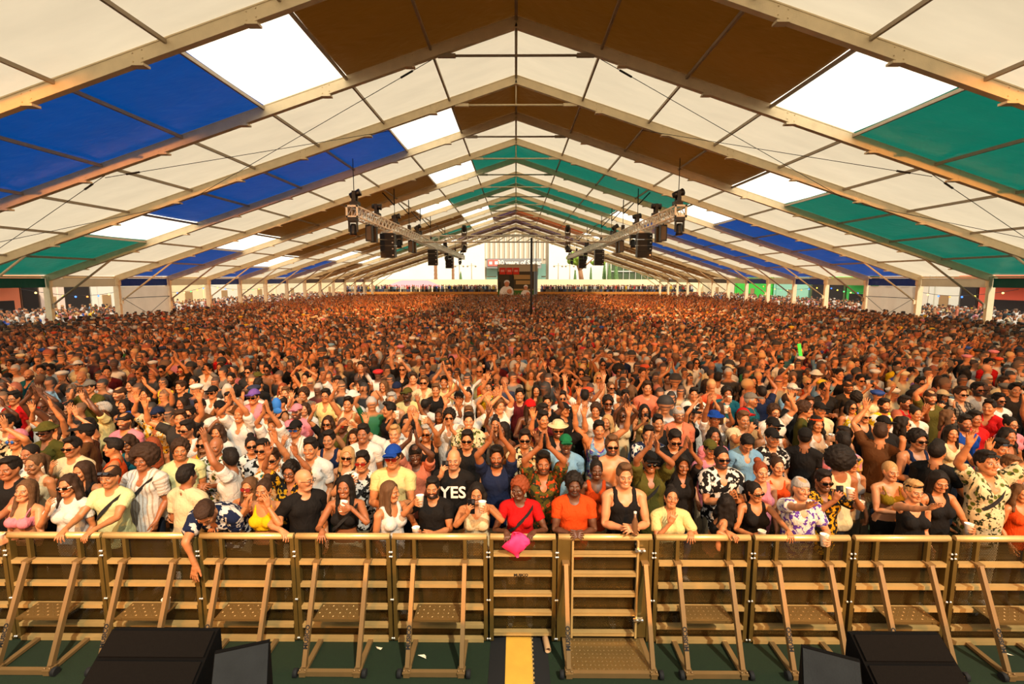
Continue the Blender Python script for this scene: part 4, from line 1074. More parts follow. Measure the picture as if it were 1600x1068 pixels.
    F=hair_field(.010,1.55); F.ell((0,.014,1.668),(.086,.108,.108),0); F.clip(lambda x,y,z:np.maximum(1.692-z-.2*y,z-1.722+.2*y)+0*x); F.ell((0,.014,1.668),(.070,.092,.12),0,'s'); fin('headband',F)
mk_hair()
def specs_mesh(kind):
    mb=MB()
    for s in (-1,1):
        if kind=='round' or kind=='clear': prof=[(0,-.004),(.021,-.004),(.024,0),(.021,.004),(0,.004)]; mb.lathe(prof,12,(s*.0325,-.1085,1.637),Matrix.Rotation(R(90),3,'X')@Matrix.Rotation(R(0),3,'Y'),0)
        else:
            h={'wide':.016,'narrow':.0125,'big':.022}[kind]; w={'wide':.030,'narrow':.031,'big':.031}[kind]
            pts=[(-w,h*.7),(-w*.8,h),(w*.8,h),(w,h*.8),(w*.9,-h*.6),(w*.5,-h),(-w*.5,-h),(-w*.85,-h*.5)]
            pts=[(s*.0335+s*a,1.638+b) for a,b in pts]; pts=pts if s<0 else pts[::-1]
            vs=[(x,-.1085+abs(x)*.12,z) for x,z in pts]+[(x,-.1015+abs(x)*.12,z) for x,z in pts]; n=len(pts)
            mb.add(vs,[list(range(n)),[n+i for i in range(n)][::-1]]+[(i,n+i,n+(i+1)%n,(i+1)%n) for i in range(n)],0)
        mb.bar((s*.064,-.098,1.644),(s*.084,.005,1.642),.004,.008,mi=1)
    mb.bar((-.012,-.109,1.642),(.012,-.109,1.642),.005,.006,mi=1)
    return mb
SPECS={}
# ------------------------------------------------------------------ materials of the people
def nodes(name):
    m=bpy.data.materials.new(name); m.use_nodes=True; nt=m.node_tree
    def N(t,**k):
        n=nt.nodes.new('ShaderNode'+t)
        for a,b in k.items(): setattr(n,a,b)
        return n
    def ma(op,a,b=None,c=None,clamp=False):
        n=N('Math',operation=op,use_clamp=clamp)
        for i,q in enumerate((a,b,c)):
            if q is None: continue
            if isinstance(q,(int,float)): n.inputs[i].default_value=q
            else: nt.links.new(q,n.inputs[i])
        return n.outputs[0]
    def mix(f,a,b,mode='MIX'):
        n=N('Mix',data_type='RGBA',blend_type=mode)
        for i,q in ((0,f),(6,a),(7,b)):
            if isinstance(q,(int,float)): n.inputs[i].default_value=q
            elif isinstance(q,tuple): n.inputs[i].default_value=q+(1,)
            else: nt.links.new(q,n.inputs[i])
        return n.outputs[2]
    return m,nt,N,ma,mix
def sat(h,k):
    c=lin(h); m=sum(c)/3; return tuple(max(.002,k*(m+(q-m)*1.25)) for q in c)
def skin_material():
    m,nt,N,ma,mix=nodes('skin'); b=nt.nodes['Principled BSDF']; b.inputs['Roughness'].default_value=.48; b.inputs['Specular IOR Level'].default_value=.4
    oi=N('ObjectInfo'); at=N('Attribute',attribute_name='rest'); sp=N('SeparateXYZ'); nt.links.new(at.outputs['Vector'],sp.inputs[0])
    x=ma('ABSOLUTE',sp.outputs[0]); y=sp.outputs[1]; z=sp.outputs[2]
    col=oi.outputs['Color']; al=oi.outputs['Alpha']; rn=oi.outputs['Random']
    nz=N('TexNoise'); nz.inputs['Scale'].default_value=14; nt.links.new(at.outputs['Vector'],nz.inputs['Vector'])
    mr=N('MapRange'); mr.inputs[3].default_value=.86; mr.inputs[4].default_value=1.12; nt.links.new(nz.outputs[0],mr.inputs[0])
    c=mix(1.,col,mr.outputs[0],'MULTIPLY')
    front=ma('LESS_THAN',y,-.045); head=ma('GREATER_THAN',z,1.5); fh=ma('MULTIPLY',front,head)
    def ell(cx,cz,rx,rz,soft=.25):
        u=ma('DIVIDE',ma('SUBTRACT',x,cx),rx); v=ma('DIVIDE',ma('SUBTRACT',z,cz),rz)
        d=ma('ADD',ma('MULTIPLY',u,u),ma('MULTIPLY',v,v)); n=N('MapRange'); n.inputs[1].default_value=1+soft; n.inputs[2].default_value=1-soft; nt.links.new(d,n.inputs[0])
        return ma('MULTIPLY',n.outputs[0],fh)
    # beard and moustache
    bz=N('MapRange'); bz.inputs[1].default_value=1.607; bz.inputs[2].default_value=1.592; nt.links.new(ma('ADD',z,ma('MULTIPLY',x,-.45)),bz.inputs[0])
    by=ma('LESS_THAN',y,.005); bb=ma('MULTIPLY',ma('MULTIPLY',bz.outputs[0],by),ma('GREATER_THAN',z,1.515)); bb=ma('MULTIPLY',bb,ma('SUBTRACT',1.0,ell(0,1.579,.022,.008)))
    beard=ma('MULTIPLY',bb,al)
    c=mix(beard,c,(.022,.013,.009))
    c=mix(ma('MULTIPLY',ell(.046,1.603,.022,.016,.8),.5),c,mix(1.,col,(1.,.62,.55),'MULTIPLY'))
    # lips, some smiling with teeth
    lip=mix(.45,col,mix(1.,col,(.9,.32,.28),'MULTIPLY')); c=mix(ma('MULTIPLY',ell(0,1.580,.025,.0095),.9),c,lip)
    smile=ma('GREATER_THAN',rn,.6); c=mix(ma('MULTIPLY',ell(0,1.5805,.0165,.0036),smile),c,(.58,.54,.47))
    # eyes and brows
    c=mix(ell(.031,1.6390,.0165,.0074,.2),c,(.03,.018,.014)); c=mix(ell(.031,1.6372,.0128,.0046,.15),c,(.52,.48,.43)); c=mix(ell(.031,1.6378,.0060,.0052,.15),c,(.02,.012,.01))
    c=mix(ma('MULTIPLY',ell(.031,1.6605,.021,.0052,.4),.85),c,(.03,.018,.012))
    nt.links.new(c,b.inputs['Base Color'])
    return m
SKIN=skin_material()
def hair_material():
    m,nt,N,ma,mix=nodes('hair'); b=nt.nodes['Principled BSDF']; b.inputs['Roughness'].default_value=.6; b.inputs['Specular IOR Level'].default_value=.12
    oi=N('ObjectInfo'); tc=N('TexCoord'); mp=N('Mapping'); mp.inputs['Scale'].default_value=(90,90,12); nz=N('TexNoise'); nz.inputs['Scale'].default_value=1.; nz.inputs['Detail'].default_value=3
    nt.links.new(tc.outputs['Object'],mp.inputs[0]); nt.links.new(mp.outputs[0],nz.inputs['Vector'])
    mr=N('MapRange'); mr.inputs[3].default_value=.5; mr.inputs[4].default_value=1.3; nt.links.new(nz.outputs[0],mr.inputs[0])
    nt.links.new(mix(1.,oi.outputs['Color'],mr.outputs[0],'MULTIPLY'),b.inputs['Base Color'])
    bp=N('Bump'); bp.inputs['Strength'].default_value=.6; bp.inputs['Distance'].default_value=.01; nt.links.new(nz.outputs[0],bp.inputs['Height']); nt.links.new(bp.outputs[0],b.inputs['Normal'])
    return m
HAIR=hair_material()
def cloth_material(kind,second='f4efe6',third=None):
    key='cloth_'+kind+'_'+second+(third or '')
    if key in _M: return _M[key]
    m,nt,N,ma,mix=nodes(key); b=nt.nodes['Principled BSDF']; b.inputs['Roughness'].default_value=.85; b.inputs['Specular IOR Level'].default_value=.2
    oi=N('ObjectInfo'); at=N('Attribute',attribute_name='rest'); sp=N('SeparateXYZ'); nt.links.new(at.outputs['Vector'],sp.inputs[0]); c=oi.outputs['Color']
    s2=sat(second,.55); s3=sat(third,.55) if third else None
    of=N('VectorMath',operation='ADD'); nt.links.new(at.outputs['Vector'],of.inputs[0]); nt.links.new(oi.outputs['Random'],of.inputs[1]); vec=of.outputs[0]
    def step(v,a,w=.02):
        n=N('MapRange'); n.inputs[1].default_value=a-w; n.inputs[2].default_value=a+w; nt.links.new(v,n.inputs[0]); return n.outputs[0]
    def noise(sc,det=2):
        n=N('TexNoise'); n.inputs['Scale'].default_value=sc; n.inputs['Detail'].default_value=det; nt.links.new(vec,n.inputs['Vector']); return n.outputs[0]
    if kind=='floral':
        c=mix(step(noise(17),.53),c,s2)
        if s3: c=mix(step(noise(23),.60),c,s3)
    elif kind=='leaf':
        w=N('TexVoronoi'); w.inputs['Scale'].default_value=13; nt.links.new(vec,w.inputs['Vector']); c=mix(step(w.outputs['Distance'],.33,.05),s2,c)
        if s3: c=mix(step(noise(26),.58),c,s3)
    elif kind=='dots':
        w=N('TexVoronoi'); w.inputs['Scale'].default_value=26; nt.links.new(vec,w.inputs['Vector']); c=mix(step(w.outputs['Distance'],.30,.05),s2,c)
    elif kind=='stripe': c=mix(step(ma('SINE',ma('MULTIPLY',sp.outputs[0],150.)),.55,.2),c,s2)
    elif kind=='hoop':
        c=mix(step(ma('SINE',ma('MULTIPLY',sp.outputs[2],130.)),.1,.2),c,s2)
    elif kind=='plaid':
        c=mix(step(ma('SINE',ma('MULTIPLY',sp.outputs[0],110.)),.5,.2),c,s2); c=mix(ma('MULTIPLY',step(ma('SINE',ma('MULTIPLY',sp.outputs[2],110.)),.5,.2),.7),c,s2)
    elif kind=='tiedye': c=mix(step(noise(8),.5,.08),c,s2); c=mix(step(noise(6.3),.56,.06),c,s3 or s2)
    mr=N('MapRange'); mr.inputs[3].default_value=.88; mr.inputs[4].default_value=1.1; nt.links.new(noise(60,3),mr.inputs[0]); c=mix(1.,c,mr.outputs[0],'MULTIPLY')
    nt.links.new(c,b.inputs['Base Color'])
    n=N('TexNoise'); n.inputs['Scale'].default_value=16; n.inputs['Detail'].default_value=2; n.inputs['Distortion'].default_value=.9; mp=N('Mapping'); mp.inputs['Scale'].default_value=(1,1,.55)
    nt.links.new(vec,mp.inputs[0]); nt.links.new(mp.outputs[0],n.inputs['Vector'])
    bp=N('Bump'); bp.inputs['Strength'].default_value=.55; bp.inputs['Distance'].default_value=.03; nt.links.new(n.outputs[0],bp.inputs['Height']); nt.links.new(bp.outputs[0],b.inputs['Normal'])
    _M[key]=m; return m
PLAIN=cloth_material('plain')
def lens_mat(c): return mat('lens_'+c,c,.08,.0,spec=.8)
FRM=mat('specs_frame','14100e',.3)
FRW=mat('specs_frame_white','f2ece2',.4)
def col_obj_mat():
    m=bpy.data.materials.new('plain_object'); m.use_nodes=True; nt=m.node_tree; oi=nt.nodes.new('ShaderNodeObjectInfo'); nt.links.new(oi.outputs['Color'],nt.nodes['Principled BSDF'].inputs['Base Color']); nt.nodes['Principled BSDF'].inputs['Roughness'].default_value=.7; return m
OBJM=col_obj_mat()

# ------------------------------------------------------------------ poses (outward x, forward -y, up z; metres on a 1.76 m body)
A=lambda w,f,n,curl=15,**k: dict(w=w,f=f,n=n,curl=curl,**k)
DOWN=None
CH=A((.045,-.20,1.90),(-.12,-.12,1),(-1,0,0),4); CF=A((.045,-.34,1.52),(-.08,-.25,1),(-1,0,0),6); CC=A((.05,-.32,1.26),(-.2,-.6,.8),(-1,0,.1),8)
UP=A((.36,-.14,1.90),(.12,-.12,1),(0,-1,.1),8); UPN=A((.17,-.20,1.93),(.0,-.12,1),(-.5,-1,.1),8); DKa=A((.135,-.20,1.475),(-.75,-.55,.10),(-.55,.75,0),42,pole=(.9,-.2,-.9)); CU=A((.15,-.31,1.20),(-.3,-1,.1),(-1,.3,0),42)
CUH=A((.16,-.30,1.60),(-.3,-.9,.25),(-1,.3,0),42); PHa=A((.085,-.36,1.55),(-.25,-.3,1),(-.6,.5,.1),45); HT=A((.15,-.14,1.90),(-.85,-.1,.45),(0,-1,-.4),12); RL=A((.17,-.27,1.235),(-.25,-1,-.25),(0,-.1,-1),38)
MOa=A((.07,-.23,1.43),(-.35,-.1,1),(-.3,.9,.1),30); CR=A((.05,-.29,1.20),(-.75,-.6,.25),(.1,.7,-.6),40); RLx=A((.02,-.28,1.24),(-.6,-.9,-.1),(0,-.1,-1),30); HANG=A((.10,-.50,.62),(.1,-.15,-1),(-.2,1,0),10,pole=(.25,-1,.5)); WV=A((.38,-.22,1.72),(.2,-.15,1),(0,-1,0),6)
FAR=A((.20,-.50,1.66),(.1,-.6,.7),(0,-.7,-.6),10); CHEEK=A((.13,-.17,1.50),(-.2,.05,1),(-.8,.4,0),22); FACE=A((.09,-.27,1.47),(-.2,-.05,1),(-.45,.85,0),12); CUP2=A((.10,-.33,1.86),(-.2,-.7,.5),(-1,.3,0),42); EYES=A((.11,-.22,1.52),(-.85,.1,.35),(-.1,.9,.2),20)
POSES={'dn':(None,None),'ch':(CH,CH),'cf':(CF,CF),'cc':(CC,CC),'up':(UP,UP),'un':(UPN,UPN),'r1':(None,UPN),'l1':(UPN,None),'rw':(None,WV),'lw':(WV,None),'dk':(None,DKa),'dl':(DKa,None),'cu':(None,CU),'cl':(CU,None),'cx':(CC,CU),'ph':(PHa,PHa),'po':(None,PHa),'ht':(HT,HT),'rl':(RL,RL),'rr':(None,RL),'rll':(RL,None),
 'mo':(None,MOa),'ml':(MOa,None),'cr':(CR,CR),'hg':(CR,HANG),'ru':(CU,FAR),'hf':(FACE,FACE),'ck':(CHEEK,CHEEK),'c2':(CUP2,UPN),'rx':(RLx,RL),'ey':(None,EYES),'r1c':(None,CUP2),'dkr':(RL,DKa),'drr':(DKa,RL),'cur':(RL,CU),'cus':(CR,CUH),'fr':(None,FAR),'phr':(CUH,PHa),'mor':(RL,MOa)}
PTXT={'dn':'arms down','ch':'clapping overhead','cf':'clapping before the face','cc':'hands together at the chest','up':'both arms spread high','un':'both arms straight up','r1':'right arm raised','l1':'left arm raised','rw':'waving a right hand','lw':'waving a left hand',
 'dk':'drinking from a cup','dl':'drinking from a cup','cu':'holding a cup','cl':'holding a cup','cx':'holding a cup','ph':'filming with a phone','po':'holding up a phone','ht':'hands joined above the head','rl':'hands on the barrier','rr':'a hand on the barrier','rll':'a hand on the barrier','mo':'hand at the mouth','ml':'hand at the mouth','cr':'hands clasped',
 'hg':'arm hanging over the barrier','ru':'reaching out an arm','hf':'hands around the mouth','ck':'hands at the cheeks','c2':'cup held overhead','rx':'forearm across the barrier','ey':'hand shading the eyes','r1c':'cup held overhead','dkr':'drinking from a cup','drr':'drinking from a cup','cur':'holding a cup','cus':'holding up a cup','fr':'reaching out an arm','phr':'photographing','mor':'hand at the mouth'}
CUPHAND={'dk':('R',),'dl':('L',),'cu':('R',),'cl':('L',),'cx':('R',),'ru':('L',),'c2':('L',),'r1c':('R',),'dkr':('R',),'drr':('L',),'cur':('R',),'cus':('R',),'phr':('L',)}
SKINS={'a':(.46,.195,.085),'b':(.38,.145,.052),'c':(.25,.088,.031),'d':(.085,.031,.013)}
HCOL={'k':(.012,.009,.007),'b':(.035,.018,.010),'m':(.10,.050,.022),'y':(.38,.22,.085),'r':(.20,.045,.015),'g':(.30,.28,.25),'p':(.5,.2,.35)}
HTXT={'k':'black','b':'dark brown','m':'brown','y':'blond','r':'red','g':'grey','p':'pink'}
STXT={'short':'short {} hair','quiff':'swept-up {} hair','curly':'curly {} hair','afro':'{} afro','long':'long {} hair','wavy':'wavy {} hair','bob':'{} bobbed hair','bun':'{} hair in a bun','pony':'{} ponytail','receding':'receding {} hair','buzz':'cropped {} hair','none':'bald head'}
COLS={'W':('white','f2ede4'),'C':('cream','ead9b4'),'K':('black','14110f'),'G':('grey','77726a'),'D':('dark grey','35312d'),'N':('navy','1a2440'),'B':('blue','1f4f9e'),'L':('light blue','8fb4cf'),'T':('teal','0f5b66'),'O':('orange','d9601c'),'R':('red','c5161c'),'P':('pink','e79aa6'),'Y':('yellow','f0c93a'),'V':('olive','545026'),'M':('maroon','5e1a1e'),'U':('purple','7d63a8'),'E':('green','1f6b45'),'Z':('brown','5a3a22'),'I':('lime','e4e6b4'),'A':('gold','a8842e'),'H':('pale yellow','f0dda4'),'S':('salmon','dc8a72')}
PATS={'f':('floral','f4efe6',None,'white-flowered'),'F':('floral','16130f',None,'black-patterned'),'l':('leaf','5e6a34','2c3420','leaf-print'),'d':('dots','f4efe6',None,'white-dotted'),'s':('stripe','b9a98c',None,'striped'),'S':('stripe','c9b9a8',None,'pale-striped'),'h':('hoop','2a2622',None,'hooped'),'H':('hoop','d8603a',None,'hooped'),'t':('tiedye','f0c060','7fa8c8','tie-dyed'),'q':('plaid','1c1815',None,'checked'),'y':('floral','e0a832','1b140c','yellow-patterned'),'v':('floral','6b4fa0','e9dcc8','purple-patterned'),'c':('floral','242a18','b5531c','camouflage'),'g':('leaf','2f6b5a','b07a30','tropical-print')}
TOPN={'tee':'T-shirt','shirt':'shirt','tank':'tank top','long':'long-sleeved top','crop':'crop top','bikini':'bikini top'}
SPK={'w':'wide','n':'narrow','b':'big','r':'round','c':'clear'}
LENSC={'k':'0d0b0a','r':'7a1a12','b':'1c4f9a','y':'c08a2a','w':'0f0d0c','t':'1f8a8a'}

def mesh_from(name,V,Q,m,rest=None):
    me=bpy.data.meshes.new(name); me.vertices.add(len(V)); me.vertices.foreach_set('co',np.ascontiguousarray(V,F32).ravel())
    n=len(Q); me.loops.add(4*n); me.polygons.add(n); me.loops.foreach_set('vertex_index',np.ascontiguousarray(Q,np.int32).ravel()); me.polygons.foreach_set('loop_start',np.arange(0,4*n,4,dtype=np.int32))
    me.polygons.foreach_set('use_smooth',np.ones(n,bool)); me.update(calc_edges=True)
    me.materials.append(m)
    if rest is not None:
        a=me.attributes.new('rest','FLOAT_VECTOR','POINT'); a.data.foreach_set('vector',np.ascontiguousarray(rest,F32).ravel())
    return me
def link(name,me,parent=None,color=None):
    o=bpy.data.objects.new(name,me); COL.objects.link(o)
    if parent is not None: o.parent=parent
    if color is not None: o.color=tuple(color)+((1,) if len(color)==3 else ())
    return o
def h2l(h): return sat(h,.55)
GNAME={'tee':'t_shirt','shirt':'shirt','tank':'tank_top','long':'long_sleeved_top','crop':'crop_top','bikini':'bikini_top'}
HATN={'cap':'cap','bucket':'bucket_hat','straw':'straw_hat','bandana':'bandana','headband':'headband'}
MESHCACHE={}
CUPS=[]; PHONES=[]
def build_person(r, X, Y, detail, hz=None):
    """r: attributes; X,Y where the head is; detail 0 = near the barrier"""
    fem=r['fem']; T=r['T']; lo=0 if detail==0 else 1; sc=r['h']/1.76
    yaw=R(r['yaw']); cy,sy=math.cos(yaw),math.sin(yaw)
    hp=T['head'][2]+T['head'][0]@np.array([0,-.02,.07]); ox,oy=hp[0]*sc,hp[1]*sc
    bx_,by_=X-(cy*ox-sy*oy),Y-(sy*ox+cy*oy)
    def posed(key):
        P,Q,W=LIB[key]; return pose_verts(P,W,T),Q,P
    ck=(fem,lo,r['posekey'])
    def cached(key,name,m,k2=''):
        k=ck+(key,k2,m.name)
        if k not in MESHCACHE or detail==0:
            V,Q,P=posed(key); MESHCACHE[k]=mesh_from(name,V,Q,m,P)
        return MESHCACHE[k]
    o=link('person',cached(f'body{fem}{lo}','person',SKIN),None,SKINS[r['skin']]+(r['beard'],))
    o.location=(bx_,by_,.037 if by_<6.1 else .012); o.rotation_euler=(0,0,yaw); o.scale=(sc,)*3
    tag(o,r['label'],'person','festival crowd behind the barrier')
    Rh,rh,qh=T['head']; Mh=Matrix.Translation(Vector(qh))@Matrix(Rh.tolist()).to_4x4()@Matrix.Translation(-Vector(rh))
    def rig(key,name,m,color):
        if key not in MESHCACHE: P,Q=RIG[key]; MESHCACHE[key]=mesh_from(name,P,Q,m,P)
        c=link(name,MESHCACHE[key],o,color); c.matrix_local=Mh
        return c
    hs=r['hair']
    if r['hat'] and r['hat'][0]!='headband' and hs in('short','quiff','curly','afro','receding','bun'): hs='buzz'
    if hs!='none': rig(hs,'hair',HAIR,HCOL[r['hc']])
    if r['hat']:
        k,c=r['hat']; kk={'straw':'straw_hat'}.get(k,k); ho=rig(kk,HATN[k],PLAIN,h2l(COLS[c][1])); ho.matrix_local=Mh@Matrix.Translation((0,.012,1.668))@Matrix.Scale(1.13 if hs in('long','wavy','bob','pony') else 1.03,4)@Matrix.Translation((0,-.012,-1.668))
    if r['top']!='none':
        cn,pt=r['tc'],r['pat']; m=cloth_material(*PATS[pt][:3]) if pt else PLAIN
        link(GNAME[r['top']],cached(r['top']+str(fem),GNAME[r['top']],m),o,h2l(COLS[cn][1]))
    link('trousers',cached(f'trousers{fem}','trousers',PLAIN),o,h2l(r['tr']))
    if detail==0: link('shoe_pair' if 0 else 'footwear',cached('shoes','footwear',OBJM),o,h2l('d8d0c4' if r['rn']<.6 else '1c1815'))
    if r['sg']:
        k,lc=r['sg'][0],r['sg'][1]; key=('specs',k,lc)
        if key not in MESHCACHE:
            mb=specs_mesh(SPK[k]); lm=mat('clear_lens','c9b9a0',.1) if k=='c' else lens_mat(LENSC[lc]); MESHCACHE[key]=mb.mesh('sunglasses',[lm,FRW if lc=='w' else FRM])
        if not(k=='c'):
            s=link('sunglasses',MESHCACHE[key],o)
        else:
            key=('rims',)
            if key not in MESHCACHE:
                mb=MB()
                for q in (-1,1):
                    pts=[(q*.0325+.023*math.cos(t*math.pi/6),-.109,1.637+.018*math.sin(t*math.pi/6)) for t in range(13)]; mb.path(pts,.0026,5)
                    mb.bar((q*.056,-.105,1.642),(q*.082,.005,1.642),.004,.005)
                mb.bar((-.011,-.110,1.641),(.011,-.110,1.641),.004,.005); MESHCACHE[key]=mb.mesh('glasses',FRM)
            s=link('glasses',MESHCACHE[key],o)
        if r['sgh']: s.matrix_local=Mh@Matrix.Translation((0,-.005,.082))@Matrix.Translation((0,-.1,1.64))@Matrix.Rotation(R(-38),4,'X')@Matrix.Translation((0,.1,-1.64))
        else: s.matrix_local=Mh
    M0=Matrix.Translation(o.location)@Matrix.Rotation(yaw,4,'Z')@Matrix.Scale(sc,4)
    if r['bag'] and detail==0:
        Rc,rc,qc=T['chest']; Mc=Matrix.Translation(Vector(qc))@Matrix(Rc.tolist()).to_4x4()@Matrix.Translation(-Vector(rc))
        if 'strap' not in MESHCACHE:
            mb=MB(); pts=[]
            for i in range(25):
                t=2*math.pi*i/24; x=.155*math.cos(t); z=1.29+.16*math.cos(t)+0; yv=-.155*math.sin(t)
                pts.append((x*1.02,yv*(1.0),z))
            for p_,q_ in zip(pts,pts[1:]): mb.bar(p_,q_,.007,.035,up=(0,0,1))
            MESHCACHE['strap']=mb.mesh('bag_strap',RUBBER)
        s=link('bag_strap',MESHCACHE['strap'],o); s.matrix_local=Mc
    for hd in CUPHAND.get(r['pose'],()):
        w,f,n,th=T['_w'+hd]; c=Vector(w)+Vector(f)*.082+Vector(n)*.050; ax=Vector(th).normalized()
        if ax.z<0: ax=-ax
        tilt=ax.lerp(Vector((0,0,1)),.5).normalized()
        if r['pose'] in('dk','dl','dkr','drr'): tilt=(tilt+Vector((0,.75,-.1))).normalized()
        CUPS.append((M0@(c-tilt*.05),(M0.to_3x3()@tilt).normalized(),r))
    if r['pose'] in ('ph','po','phr'):
        wR,fR,nR,_=T['_wR']; c=Vector(wR)+Vector(fR)*.10+Vector(nR)*.035
        if r['pose']=='ph': c=Vector((c.x*.0+T['_wL'][0][0]*.5+wR[0]*.5,c.y-.01,c.z+.02))
        PHONES.append((M0@c,yaw,r))
    return o
def rec(x,y,spec,label=None,h=None):
    """spec: sex skin hair+colour top+colour(+pattern) pose [extras]"""
    t=spec.split(); ex=[q for q in t if '=' in q or q in('bag','sh','gl','bd')]; t=[q for q in t if q not in ex]; r=dict(x=x,y=y,fem=1 if t[0]=='f' else 0,skin=t[1],label=label,hat=None,sg=None,sgh=False,beard=0.,yaw=0,bag=False,rn=rnd.random(),hd=[0,0,0],lean=0,side=0)
    hs=t[2].split(':'); r['hair']=hs[0]; r['hc']=hs[1] if len(hs)>1 else 'k'
    tp=t[3].split(':'); r['top']=tp[0]; r['tc']=tp[1][0] if len(tp)>1 else 'W'; r['pat']=tp[1][1:] if len(tp)>1 and len(tp[1])>1 else None
    r['pose']=t[4]
    for e in ex:
        k,_,v=e.partition('=')
        if k=='sg': r['sg']=v
        elif k=='sh': r['sg']=v or 'wk'; r['sgh']=True
        elif k=='gl': r['sg']='ck'
        elif k=='bd': r['beard']=float(v or .85)
        elif k in('cap','bucket','straw','bandana','headband'): r['hat']=(k,v)
        elif k=='yaw': r['yaw']=float(v)
        elif k=='bag': r['bag']=True
        elif k=='hd': r['hd']=[float(q) for q in v.split(',')]
        elif k=='lean': r['lean']=float(v)
        elif k=='side': r['side']=float(v)
        elif k=='D': r['D']=float(v)
    r['h']=h or (1.66 if r['fem'] else 1.77)
    r['tr']=rnd.choice(['20242e','14120f','3a4a66','6b6250','8a7f6a','2b2622','c9b899'])
    return r
def finish_pose(r,quant=False):
    L,Rr=POSES[r['pose']]
    jit=lambda a: None if a is None else dict(a,w=tuple(np.array(a['w'])+np.array([rnd.uniform(-.02,.03),rnd.uniform(-.03,.02),rnd.uniform(-.05,.05)])*(0 if quant or r['pose'] in('cr','dk','dl') else 1)))
    p=dict(armL=jit(L),armR=jit(Rr),head=r['hd'],lean=r['lean'],side=r['side'])
    r['T']=solve(p)
